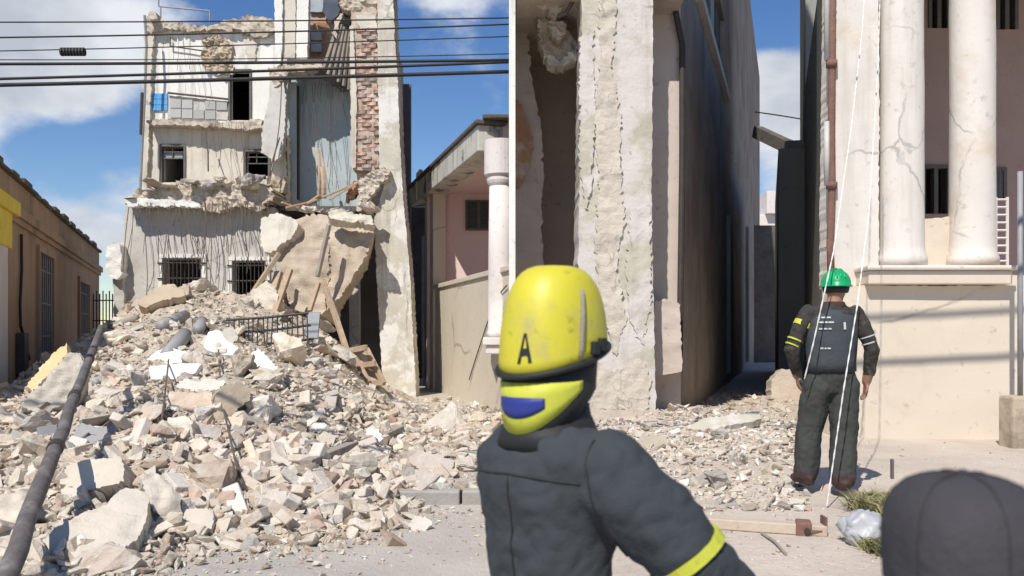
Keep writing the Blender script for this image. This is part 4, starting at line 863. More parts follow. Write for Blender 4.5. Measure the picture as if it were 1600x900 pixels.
big('concrete_piece', [(390, 577), (398, 578), (420, 582), (440, 578), (434, 592), (410, 596), (394, 588)], (0, -1, -.1), .25, M['chunk'], 'grey lump carrying the white faced plaster block', relief=.06, cell=3, lift=.1)
big('concrete_piece', [(340, 530), (352, 512), (366, 514), (372, 528), (360, 540), (346, 540)], (.1, -1, .5), .3, M['chunk'], 'round cream boulder resting on the bright white shard', relief=.08, cell=3, lift=.25)
big('concrete_piece', [(275, 606), (285, 592), (330, 590), (352, 596), (350, 606), (310, 609)], (0, -.5, 1), .12, M['chunk'], 'flat overhanging slab casting a shadow on cream masonry', cell=3, lift=.35)
big('concrete_piece', [(258, 630), (268, 610), (300, 612), (330, 614), (338, 635), (320, 652), (292, 648), (268, 648)], (-.05, -1, .55), .3, M['warm_chunk'], 'broad cream masonry block under the overhanging slab', relief=.07, cell=4)
big('concrete_piece', [(332, 650), (338, 615), (352, 600), (378, 598), (394, 608), (390, 625), (370, 640), (362, 660), (340, 662)], (.55, -1, .2), .35, M['tan_slab'], 'tan faced masonry block with a smooth brown side', relief=.06, cell=4)
big('concrete_piece', [(264, 690), (262, 655), (292, 650), (304, 662), (302, 685), (280, 692)], (0, -1, .4), .3, M['chunk'], 'crumbly grey block beneath the broad cream masonry block', relief=.12, cell=3)
big('concrete_piece', [(382, 476), (396, 450), (415, 438), (430, 448), (436, 466), (430, 482), (404, 484)], (-.1, -1, .5), .4, M['chunk2'], 'big rounded grey boulder at the foot of the timber props', relief=.12, cell=4, lift=.4)
big('tan_panel', [(214, 476), (230, 460), (256, 444), (270, 443), (286, 452), (290, 462), (264, 466), (240, 474), (226, 480)], (.1, -.8, .8), .2, M['tan_slab'], 'tan wall panel lying on top of the heap below the barred window', relief=.05, cell=4, lift=.4)
big('concrete_piece', [(275, 455), (288, 442), (297, 446), (294, 458), (284, 462)], (.1, -1, .4), .25, M['chunk'], 'small cream lump beside the tan wall panel', cell=3, lift=.4)
big('concrete_piece', [(275, 835), (282, 800), (296, 796), (334, 798), (332, 826), (300, 832)], (.0, -.8, 1), .14, M['chunk2'], 'flat square greenish grey slab near the road edge', relief=.03, cell=4, lift=.1)
big('concrete_piece', [(528, 722), (552, 706), (580, 708), (588, 722), (580, 738), (548, 742), (530, 736)], (.1, -1, .6), .3, M['chunk2'], 'rough layered grey boulder below the long grey beam', relief=.1, cell=4)
big('concrete_piece', [(564, 690), (575, 674), (592, 672), (598, 686), (588, 696), (570, 694)], (.1, -1, .5), .2, M['white_slab'], 'smooth whitish stone on the end of the long grey beam', relief=.05, cell=3, lift=.1)
big('concrete_piece', [(636, 722), (650, 705), (690, 712), (712, 722), (704, 734), (680, 740), (655, 732)], (.1, -.7, 1), .18, M['warm_chunk'], 'flat peach and grey slab tilted above a dark gap', relief=.05, cell=4, lift=.25)
big('concrete_piece', [(648, 752), (662, 742), (682, 746), (680, 758), (664, 768), (648, 764)], (-.1, -.9, .7), .25, M['chunk'], 'squared white block standing at the kerb end', relief=.02, jit=.8, cell=3)
big('brick_lump', [(638, 820), (650, 805), (668, 808), (676, 818), (662, 832), (646, 830)], (.1, -.8, .8), .1, M['loose_brick'], 'orange brick lump lying on the road below the kerb', 'brick lump', relief=.03, cell=3, lift=.05)
big('concrete_piece', [(750, 846), (760, 840), (776, 843), (786, 852), (772, 858), (756, 854)], (.1, -.6, 1), .06, M['chunk'], 'thin pale flake lying alone on the road', relief=.02, cell=3)
big('stone', [(768, 830), (778, 824), (792, 832), (794, 846), (780, 846)], (.1, -.9, .8), .15, M['kerb'], 'single dark grey stone lying on the road', 'stone', relief=.04, cell=3)
big('concrete_piece', [(108, 690), (128, 660), (150, 668), (182, 664), (180, 676), (150, 690), (124, 700)], (.1, -.8, 1), .2, M['grey_metal'], 'grey pipe stub buried beside the fallen pole', 'pipe', relief=.02, cell=3)

# timber, iron and pipes in the heap
def lay(name, pts, r, m, label, cat, n=8, ell=1.0):
    mb = MB(); mb.tube(pts, r, n, ell=ell); return tag(recentre(mb.build(name, m, smooth=n > 6)), label, cat)
def plank(name, a, b, w, h, m, label, cat='timber', roll=0, bevel=.01):
    mb = MB(); mb.beam(a, b, w, h, roll); return tag(recentre(mb.build(name, m, bevel=bevel)), label, cat)
# the fallen pole
pa = W(4, 915, 5.5); pb = W(158, 513, 11.5); PT = [pa.lerp(pb, i / 14) for i in range(15)]   # a straight trunk with slight wobbles
for i, p in enumerate(PT): p += Vector((.03 * nz3((i * .6, 0, 0), 1), 0, .03 * nz3((i * .5, 3, 0), 1)))
POL = empty('fallen_pole', pa, 'long dark wooden utility pole fallen across the rubble heap', 'utility pole')
mb = MB(); mb.tube(PT, [.069 - .0021 * i + .008 * nz3((i * .9, 1, 0), 1) for i in range(15)], 14); mb.build('shaft', M['pole'], POL, smooth=True)
for i, k in ((5, .008), (8, .006), (11, .006)):
    d_ = (PT[i + 1] - PT[i]).normalized(); mb = MB(); mb.tube([PT[i] - d_ * .05, PT[i] + d_ * .05], .070 - .0021 * i + k, 14); mb.build('band', M['dark_metal'], POL)
q = PT[6]; mb = MB(); mb.beam(q + Vector((-.05, 0, 0)), q + Vector((-.22, -.02, -.02)), .07, .07); mb.build('cleat', M['grey_metal'], POL)
mb = MB(); mb.tube([PT[14], PT[14] + (PT[14] - PT[13]) * .10], [.055, .012], 6); mb.build('splintered_tip', M['grey_wood'], POL)
plank('timber_prop', W(436, 396, 21.0), W(392, 462, 20.6), .11, .10, M['wood'], 'slender timber prop leaning across a corner of the barred window')
plank('timber_prop', W(453, 421, 20.8), W(428, 492, 20.2), .15, .09, M['wood'], 'broad short timber prop standing before the brown slab')
plank('timber_prop', W(436, 425, 21.1), W(428, 452, 20.9), .18, .12, M['wood'], 'short dark timber stub between the two leaning props')
plank('timber_prop', W(505, 440, 20.6), W(528, 505, 20.2), .11, .10, M['wood'], 'upper length of the long prop against the brown slab')
plank('timber_prop', W(527, 503, 20.15), W(556, 590, 19.4), .11, .10, M['wood'], 'lower length of the long prop ending in the rubble')
plank('timber_prop', W(514, 352, 21.2), W(496, 432, 20.9), .09, .09, M['grey_wood'], 'grey pole lying flat against the brown slab')
plank('timber_prop', W(498, 442, 20.7), W(484, 486, 20.4), .10, .08, M['wood'], 'splintered timber under the tip of the brown slab')
CR = empty('wooden_crate_frame', W(572, 575, 19.6), 'broken wooden cabinet frame lying beside the corner pier', 'frame')
for (a, b, w) in (((548, 548), (576, 598), .09), ((572, 545), (600, 600), .09), ((548, 548), (572, 543), .09), ((556, 572), (586, 568), .07), ((574, 598), (600, 598), .08)):
    mb = MB(); mb.beam(W(*a, 19.5), W(*b, 19.1), w, .12); mb.build('rail', M['wood'], CR, bevel=.01)
for poly in ([(553, 554), (572, 550), (583, 566), (560, 571)], [(562, 575), (585, 571), (596, 592), (576, 595)]):
    slab('panel', poly, 19.42, M['tan_slab'], CR, n=(-.2, -1, .3), thick=.03, straight=False, jit=.2, cell=6, relief=0)
plank('slate_panel', W(490, 488, solve(486, 535).y - .2), W(486, 530, solve(486, 535).y - .4), .28, .04, M['solar'], 'narrow slate blue panel standing at the end of the iron grille', 'panel')
gd = solve(430, 546).y - .35
GR = empty('fallen_grille', W(420, 540, gd), 'fallen iron balcony grille lying on the heap', 'grille')
for (a, b) in (((354, 500), (482, 489)), ((362, 520), (486, 508)), ((418, 537), (490, 529))):
    mb = MB(); mb.tube([W(*a, gd), W((a[0] + b[0]) / 2, (a[1] + b[1]) / 2 + 1.5, gd - .03), W(*b, gd)], .024, 6); mb.build('rail', M['dark_metal'], GR)
for k in range(17):
    px_ = 358 + k * 7.6; mb = MB(); mb.tube([W(px_, 499 - k * .7, gd), W(px_ + rng.uniform(-3, 3), 545 - k * .6 + rng.uniform(-6, 4), gd - .12)], .012, 5); mb.build('bar', M['dark_metal'], GR)
for (a, b, r_, m, lab) in (((252, 512), (300, 492), .11, 'grey_metal', 'broken grey drainpipe length with dark open end below the tan panel'), ((310, 518), (322, 492), .10, 'grey_metal', 'steep grey pipe with open end above the white panels'), ((172, 512), (215, 498), .08, 'grey_wood', 'grey round timber half buried beside the top of the fallen pole'), ((262, 560), (290, 528), .12, 'grey_metal', 'fat grey pipe stub behind the white panels'),
                           ((150, 600), (168, 582), .06, 'grey_metal', 'short dark pipe just beside the upper half of the fallen pole')):
    A0 = solve(a[0], a[1] + 4); A0.z += r_ * .6; B0 = solve(b[0], b[1] + 4); B0.z += r_ * .8
    if B0.y - A0.y > 1.3: B0 = A0 + (B0 - A0) * (1.3 / (B0.y - A0.y))
    lay('pipe', [A0, A0.lerp(B0, .5), B0], r_, M[m], lab, 'pipe', 12)
def beam_on(name, a, b, w, h, m, label, cat='beam'):
    A0 = solve(*a); B0 = solve(*b); A0.z += h * .75; B0.z += h * .75
    return plank(name, A0, B0, w, h, m, label, cat)
beam_on('grey_beam', (478, 736), (552, 704), .13, .09, M['grey_wood'], 'long grey beam lying aslant in the brick rubble')
beam_on('grey_beam', (592, 692), (628, 674), .12, .08, M['grey_wood'], 'short grey beam behind the smooth whitish stone')
beam_on('grey_beam', (738, 718), (796, 702), .13, .08, M['grey_metal'], 'dark grey metal channel lying on the pavement rubble')
beam_on('grey_beam', (480, 765), (494, 736), .07, .06, M['pole'], 'short dark stick standing below the long grey beam')
beam_on('plank', (612, 640), (600, 620), .1, .05, M['grey_wood'], 'short plank at the foot of the corner pier', 'plank')
beam_on('plank', (664, 660), (650, 636), .09, .05, M['grey_wood'], 'grey plank lying away from the corner pier', 'plank')
beam_on('plank', (640, 642), (600, 622), .06, .05, M['pole'], 'dark bent strip lying before the corner pier', 'plank')
beam_on('plank', (560, 668), (545, 630), .12, .05, M['beam_wood'], 'pale plank lying up the heap beside the split boards', 'plank')
beam_on('plank', (515, 640), (524, 598), .16, .05, M['loose_brick'], 'reddish split board standing in the heap', 'plank')
beam_on('plank', (534, 645), (530, 606), .10, .05, M['loose_brick'], 'narrower reddish split board beside its wider twin', 'plank')
beam_on('plank', (302, 762), (346, 722), .09, .06, M['grey_wood'], 'thin brown lath lying among upright bricks', 'plank')
beam_on('plank', (455, 500), (478, 520), .1, .05, M['grey_wood'], 'weathered board below the slate blue panel', 'plank')
# loose wires over the heap
for (pts, lab) in (([(345, 560), (350, 640), (362, 690), (372, 740), (384, 775)], 'thin loose wire hanging down the middle of the heap'), ([(268, 575), (262, 640), (255, 700)], 'thin loose wire left of the overhanging slab')):
    Q = []
    for (a, b) in pts: v = solve(a, b); v.z += .12; v.y -= .1; Q.append(v)
    lay('loose_wire', Q, .012, M['rebar'], lab, 'wire', 5)
# lumps lying on the torn ledge of the building
zl = None
LEDGE = [(262, 288, .55, 'f'), (300, 284, .6, 'f'), (326, 272, .62, 'c'), (343, 279, .4, 'c'), (392, 283, .9, 'c'), (372, 288, .5, 'c'), (240, 296, .6, 'f'), (222, 302, .45, 'f'), (350, 292, .5, 'c'), (318, 290, .5, 'c'), (410, 292, .45, 'c'), (282, 290, .4, 'c'), (205, 306, .4, 'f'), (375, 278, .34, 'c')] + [(rng.uniform(205, 420), 300, rng.uniform(.2, .45), rng.choice('cf')) for _ in range(22)]
for (px_, py_, sz, k) in LEDGE:
    p = W(px_, py_ + 6, rng.uniform(22.65, 23.4)); p.z = zf(interp([(200, 304), (225, 297), (260, 291), (300, 288), (350, 286), (426, 293)], px_), 22.9) - .06 + rng.uniform(-.12, .08)
    put('rubble_lump', rng.choice(CH if k == 'c' else FL), p, sz, 'rubble lump lying on the torn middle ledge of the collapsed building', 'concrete chunk', 'lumps on the torn ledge', tilt=.25, sink=.15)
for k in range(18):
    p = solve(rng.uniform(440, 575), rng.uniform(500, 600)); put('rubble_lump', rng.choice(CH + FL), p, rng.uniform(.3, .7), 'rubble lump piled at the foot of the leaning brown slab', 'concrete chunk', 'lumps at the foot of the leaning slab', tilt=.5, sink=.2)
for k in range(12):
    p = W(rng.uniform(455, 585), 0, rng.uniform(22.3, 23.2)); p.z = zf(330, 22.4)
    put('rubble_lump', rng.choice(CH + FL), p, rng.uniform(.25, .5), 'rubble lump lying on top of the leaning brown slab', 'concrete chunk', 'lumps above the leaning slab', tilt=.3, sink=.2)
for (a, b) in (((446, 325), (500, 312)), ((480, 318), (548, 290)), ((500, 305), (470, 326)), ((515, 312), (560, 285)), ((440, 316), (470, 328))):
    plank('plank', W(*a, 22.3), W(*b, 22.6), .1, .05, M['wood'] if a[0] != 446 else M['orange_plaster'], 'splintered reddish plank lying above the leaning brown slab', 'plank')['group'] = 'splintered planks above the leaning slab'
# bricks and chunks by the hundred
rp = random.Random(5)
def pick(fx, fy): 
    for _ in range(400):
        px_, py_ = rp.uniform(-15, 792), rp.uniform(446, 900)
        if py_ > interp(SIL, px_) + 4 and py_ < interp(FOOT, px_) + 8 and fx(px_, py_): return px_, py_
    return None
def gauss2(px_, py_, cx_, cy_, sx_, sy_): return math.exp(-((px_ - cx_) / sx_) ** 2 - ((py_ - cy_) / sy_) ** 2)
nb = 0
while nb < 235:
    q = pick(lambda a, b: rp.random() < .10 + .9 * gauss2(a, b, 430, 750, 190, 75) + .35 * gauss2(a, b, 680, 700, 110, 50) + .3 * gauss2(a, b, 80, 700, 100, 70), 0)
    p = solve(*q); nb += 1
    upright = rp.random() < .25
    bi = rp.randrange(8)
    put('brick', BR[bi], p, rp.uniform(.95, 1.2), ('broken half brick' if bi % 2 else 'whole dusty brick') + (' standing on edge' if upright else ' lying flat') + ' in the rubble heap', 'brick', 'loose bricks in the rubble heap', rr=rp, rot=(rp.gauss(0, .4) + (1.2 if upright else 0), rp.gauss(0, .5), rp.uniform(0, 6.28)), sink=.25)
nc = 0
while nc < 285:
    q = pick(lambda a, b: rp.random() < .55 + .4 * gauss2(a, b, 250, 600, 260, 120), 0)
    p = solve(*q); nc += 1
    flat = rp.random() < .35
    s_ = min(.85, .11 + rp.expovariate(1 / .15)) * (1 if p.y > 9 else .8)
    me_ = rp.choice(FL if flat else CH); warm = me_.materials[0] is M['warm_chunk']
    put('concrete_flake' if flat else 'concrete_chunk', me_, p, (s_, s_ * rp.uniform(.8, 1.1), s_ * rp.uniform(.8, 1.1)), ('big ' if s_ > .5 else 'middling ' if s_ > .25 else 'small ') + ('pinkish beige ' if warm else 'grey cream ') + ('flat flake' if flat else 'blocky chunk') + ' lying in the rubble heap', 'concrete chunk', 'concrete chunks in the rubble heap', rr=rp, tilt=.40, sink=.40)
for k in range(46):                                          # thinner scatter out over the pavement
    px_ = rp.uniform(600, 790); py_ = rp.uniform(648, 770); p = solve(px_, py_); bi = rp.randrange(8)
    if k % 2: put('brick', BR[bi], p, rp.uniform(.9, 1.15), ('broken half brick' if bi % 2 else 'whole dusty brick') + ' lying on the pavement before the pink house', 'brick', 'bricks on the pavement', rr=rp, tilt=.3, sink=.1)
    else: put('masonry_lump', rp.choice(CH + FL), p, rp.uniform(.18, .45), 'pale masonry lump lying on the pavement before the pink house', 'masonry', 'lumps on the pavement', rr=rp, tilt=.3, sink=.25)
# small fragments beyond counting
def fragments(name, pts, label, cat, mats, seed):
    r = random.Random(seed); proto = []
    for i in range(14):
        me = chunk_mesh('tmp', seed * 50 + i, (1, r.uniform(.6, .95), r.uniform(.3, .75)), None, 11, 0, 0, .45)
        proto.append(([v.co.copy() for v in me.vertices], [tuple(f.vertices) for f in me.polygons])); bpy.data.meshes.remove(me)
    V = []; Fs = []; MI = []
    for (p, s) in pts:
        vs_, fs = r.choice(proto); b = len(V)
        rot = Matrix.Rotation(r.uniform(0, 6.28), 3, 'Z') @ Matrix.Rotation(r.gauss(0, .5), 3, 'X') @ Matrix.Rotation(r.gauss(0, .5), 3, 'Y')
        V += [tuple(p + rot @ (v * s) + Vector((0, 0, s * .18))) for v in vs_]; Fs += [tuple(i + b for i in f) for f in fs]
        k = r.choices(range(len(mats)), [m[1] for m in mats])[0]; MI += [k] * len(fs)
    me = bpy.data.meshes.new(name); me.from_pydata(V, [], Fs); me.update()
    for m in mats: me.materials.append(m[0])
    me.polygons.foreach_set('material_index', MI)
    o = link_mesh(name, me); return tag(o, label, cat, kind='stuff')
fm = lambda n, c, v=.0: mat(n, c, tuple(x * .8 for x in c), 9, bump=.8, bscale=40, c3=tuple(min(1, x * 1.2) for x in c), s3=3)
f1, f2, f3, f4, f5 = fm('frag_cream', (.66, .585, .475)), fm('frag_grey', (.54, .475, .39)), fm('frag_brick', (.53, .40, .315)), fm('frag_white', (.74, .70, .62)), fm('frag_brown', (.40, .32, .235))
pts = []
rf = random.Random(17)
for _ in range(22000):
    px_, py_ = rf.uniform(-20, 794), rf.uniform(446, 905)
    if not (interp(SIL, px_) + 2 < py_ < interp(FOOT, px_) + rf.expovariate(1 / 12)): continue
    pts.append((solve(px_, py_), min(.28, .025 + rf.expovariate(1 / .042))))
for _ in range(5200):                                        # scatter over pavement and road beyond the foot of the heap
    px_ = rf.uniform(560, 794); py_ = rf.uniform(636, 792)
    if py_ > interp(FOOT, px_): continue
    pts.append((solve(px_, py_), min(.24, .03 + rf.expovariate(1 / .042))))
for _ in range(900):
    px_ = rf.uniform(100, 794); b_ = interp(FOOT, px_); py_ = max(b_, 795) + rf.expovariate(1 / 28)
    if py_ < 905: P = solve(px_, py_); pts.append((P, min(.12, .012 + rf.expovariate(1 / .016))))
fragments('rubble_fragments', pts, 'small broken masonry fragments strewn over heap, pavement and road', 'rubble', [(f1, 5), (f2, 3), (f3, 2.2), (f4, 1.2), (f5, 1)], 3)
# ================================================================== RIGHT SIDE DETAILS ON THE GROUND
rr = random.Random(23)
nR = 0
pts = []
def pickR():
    while True:
        px_, py_ = rr.uniform(890, 1265), rr.uniform(600, 800)
        lim = interp([(890, 660), (1020, 625), (1060, 610), (1130, 606), (1200, 612), (1265, 640)], px_)
        if py_ > lim and rr.random() < (1.0 if py_ < 720 else .35): return px_, py_
for k in range(120):
    p = solveR(*pickR()); s_ = min(.34, .08 + rr.expovariate(1 / .06))
    flat = rr.random() < .5
    put('masonry_flake' if flat else 'masonry_lump', rr.choice(FL if flat else CH), p, s_, ('larger ' if s_ > .18 else 'small ') + ('flat flake' if flat else 'blocky lump') + ' lying on the dirt by the alley mouth', 'concrete chunk', 'masonry chunks by the alley mouth', rr=rr, tilt=.3, sink=.25)
for k in range(5200):
    pts.append((solveR(*pickR()), min(.14, .015 + rr.expovariate(1 / .026))))
for k in range(900):
    px_, py_ = rr.uniform(1000, 1600), rr.uniform(690, 895)
    pts.append((solveR(px_, py_), .008 + rr.expovariate(1 / .008)))
fragments('alley_fragments', pts, 'small pale masonry fragments strewn on the dirt by the alley mouth', 'rubble', [(f1, 5), (f2, 2), (f3, .8), (f4, 2), (f5, .6)], 7)
def bigR(name, poly, n, thick, m, label, cat='concrete chunk', relief=.03, cell=4, jit=1.5, lift=0.0):
    yb = max(p[1] for p in poly); xb = sum(p[0] for p in poly) / len(poly); P = solveR(xb, yb - 2)
    o = slab(name, poly, P.y - lift, m, None, thick=thick, n=n, anchor=(xb, yb - 2), jit=jit, relief=relief, rs=3, cell=cell, seed=xb * .17, back=relief)
    return tag(recentre(o), label, cat)
bigR('masonry_block', [(1204, 628), (1206, 592), (1222, 576), (1250, 580), (1258, 624)], (0, -1, .15), .35, M['right_ground'], 'squared pink block standing behind the helmeted man', 'block', relief=.02)
bigR('masonry_piece', [(1072, 668), (1100, 654), (1150, 648), (1186, 640), (1190, 654), (1140, 664), (1096, 674)], (0, -.5, 1), .1, M['peel'], 'long flat slab lying across the alley mouth', lift=.1)
bigR('masonry_piece', [(1022, 592), (1036, 574), (1052, 572), (1062, 582), (1058, 594)], (0, -1, .4), .25, M['chunk'], 'small rubble lump on the plinth beside the pillar', lift=.1)
bigR('masonry_piece', [(996, 690), (1002, 680), (1040, 680), (1044, 698), (1000, 702)], (0, -.8, .8), .15, M['chunk'], 'flat pale block lying before the thick pillar')
bigR('masonry_piece', [(886, 690), (896, 676), (912, 674), (916, 690), (904, 708), (888, 706)], (0, -1, .4), .2, M['chunk2'], 'round grey lump beside the yellow helmet, before the pillar')
bigR('masonry_piece', [(965, 740), (980, 728), (1010, 724), (1012, 734), (990, 744)], (0, -.8, .8), .08, M['yellow_slab'], 'small ochre painted fragment lying on the dirt')
# timber beam with iron fitting
TB = empty('timber_beam', solveR(1180, 828), 'pale squared timber beam with rusty iron fitting lying on the ground', 'beam')
a = solveR(1062, 822); b = solveR(1292, 838); a.z += .035; b.z += .035
mb = MB(); mb.beam(a, b, .11, .07); mb.build('timber', M['beam_wood'], TB, bevel=.008)
d_ = (b - a).normalized(); c = a.lerp(b, .845)
mb = MB(); mb.beam(c - d_ * .05, c + d_ * .05, .14, .105, .0); mb.build('iron_clamp', M['rust'], TB, bevel=.012)
mb = MB(); mb.tube([c + Vector((0, -.075, .0)), c + Vector((0, -.09, 0))], .02, 10); mb.build('bolt', M['dark_metal'], TB)
e = a.lerp(b, .98); mb = MB(); mb.beam(e + Vector((0, 0, -.02)), e + Vector((0, 0, .09)), .015, .10); mb.beam(e + Vector((-.1, 0, .0)), e, .1, .012); mb.build('iron_plate', M['rust'], TB)
for (p0, p1, lab) in (((1196, 800), (1232, 745), 'thin dark stick lying beyond the timber beam'), ((1190, 836), (1228, 870), 'short grey stick lying before the timber beam')):
    u = solveR(*p0); v = solveR(*p1); u.z += .012; v.z += .012
    lay('stick', [u, u.lerp(v, .5) + Vector((.01, 0, .01)), v], .010, M['grey_wood'], lab, 'stick', 6)
# crumpled plastic bag
p = solveR(1362, 856); sc = .15
bm = bmesh.new(); bmesh.ops.create_icosphere(bm, subdivisions=4, radius=1)
for v in bm.verts:
    q = v.co.copy(); k = 1 + .22 * nz3(q, 1.6, 4) + .16 * (abs(nz3(q, 3.4, 9)) * 2 - .5) + .05 * nz3(q, 9, 2)
    v.co = Vector((q.x * k * 1.05, q.y * k * .9, max(q.z * k * .78, -.55)))
me = bpy.data.meshes.new('plastic_bag'); bm.to_mesh(me); bm.free(); me.materials.append(M['plastic']); me.polygons.foreach_set('use_smooth', [True] * len(me.polygons))
o = link_mesh('plastic_bag', me); o.scale = (sc,) * 3; o.location = p + Vector((0, .1, .55 * sc)); tag(o, 'crumpled grey plastic bag lying beside the dry weeds', 'bag')
# dry weeds and the short stake
def weeds(px_, py_, w, h, n, m, seed):
    r = random.Random(seed); c = solveR(px_, py_); mb = MB()
    for _ in range(n):
        a_ = r.uniform(0, 6.28); q = math.sqrt(r.random()) * w; base = Vector((c.x + q * math.cos(a_), c.y + q * math.sin(a_) * 1.2, 0)); base.z = gR(base.x, base.y) - .01
        hh = h * r.uniform(.4, 1.1); le = Vector((r.gauss(0, .45), r.gauss(0, .45), 1)) * hh; s_ = Vector((math.cos(a_ * 3), math.sin(a_ * 3), 0)) * r.uniform(.004, .009)
        m1 = base + le * .55 + Vector((0, 0, hh * .08)); t = base + le + Vector((le.x * .5, le.y * .5, -hh * .15))
        mb.add([base - s_, base + s_, m1 + s_ * .8, m1 - s_ * .8, t], [(0, 1, 2, 3), (3, 2, 4)], 0 if r.random() < .62 else 1)
    return mb
WD = empty('dry_weeds', solveR(1405, 800), 'tuft of dry straw coloured weeds beside the short stake', 'weeds')
weeds(1388, 800, .25, .15, 2600, None, 1).build('blades', [M['straw'], M['weed']], WD)
weeds(1400, 862, .20, .11, 1600, None, 2).build('blades', [M['straw'], M['weed']], WD)
u = solveR(1394, 748); mb = MB(); mb.beam(u - Vector((0, 0, .05)), u + Vector((0, 0, .17)), .022, .03); tag(recentre(mb.build('stake', M['pole'])), 'short dark stake standing in the dry weeds', 'stake')

# ================================================================== PEOPLE
def loft(mb, rings, n=20):
    b = len(mb.v)
    for (c, ax, ay) in rings:
        c = Vector(c); ax = Vector(ax); ay = Vector(ay)
        for k in range(n):
            t = 2 * math.pi * k / n; mb.v.append(tuple(c + ax * math.cos(t) + ay * math.sin(t)))
    for i in range(len(rings) - 1):
        for k in range(n):
            k2 = (k + 1) % n; mb.f.append((b + i * n + k, b + i * n + k2, b + (i + 1) * n + k2, b + (i + 1) * n + k)); mb.mi.append(0)
    mb.f.append(tuple(b + k for k in reversed(range(n)))); mb.f.append(tuple(b + (len(rings) - 1) * n + k for k in range(n))); mb.mi += [0, 0]
def capsule(mb, pts, rad, n=14, ell=1.0):
    pts = [Vector(p) for p in pts]; rad = list(rad)
    d0 = (pts[0] - pts[1]).normalized(); d1 = (pts[-1] - pts[-2]).normalized()
    P = [pts[0] + d0 * rad[0] * .85, pts[0] + d0 * rad[0] * .5] + pts + [pts[-1] + d1 * rad[-1] * .5, pts[-1] + d1 * rad[-1] * .85]
    mb.tube(P, [rad[0] * .45, rad[0] * .85] + rad + [rad[-1] * .85, rad[-1] * .45], n, ell=ell)
def hand(mb, wrist, d, side, palm_n, k=1.0):
    """palm, four fingers of unequal length with a bend, and a thumb from the side of the palm"""
    d = Vector(d).normalized(); nrm = Vector(palm_n).normalized(); lat = d.cross(nrm).normalized() * side
    w = Vector(wrist); pe = w + d * .085 * k
    capsule(mb, [w, w + d * .045 * k, pe], [.026 * k, .034 * k, .034 * k], 12, ell=.55) if False else loft(mb, [(w, lat * .024 * k, nrm * .019 * k), (w + d * .04 * k, lat * .038 * k, nrm * .017 * k), (pe, lat * .040 * k, nrm * .014 * k), (pe + d * .01 * k, lat * .034 * k, nrm * .010 * k)], 14)
    for i, ln in enumerate((.070, .080, .075, .058)):
        b = pe + lat * (.031 - i * .0205) * k - d * .008 * k
        e1 = b + (d * .55 + nrm * .12) * ln * k; e2 = e1 + (d * .42 + nrm * .42) * ln * .75 * k
        capsule(mb, [b, e1, e2], [.0098 * k, .0092 * k, .0080 * k], 8)
    t0 = w + d * .028 * k + lat * .030 * k; t1 = t0 + (lat * .75 + d * .6 + nrm * .3) * .036 * k; t2 = t1 + (d * .9 + nrm * .3 + lat * .1) * .032 * k
    capsule(mb, [t0, t1, t2], [.0125 * k, .0112 * k, .0095 * k], 8)
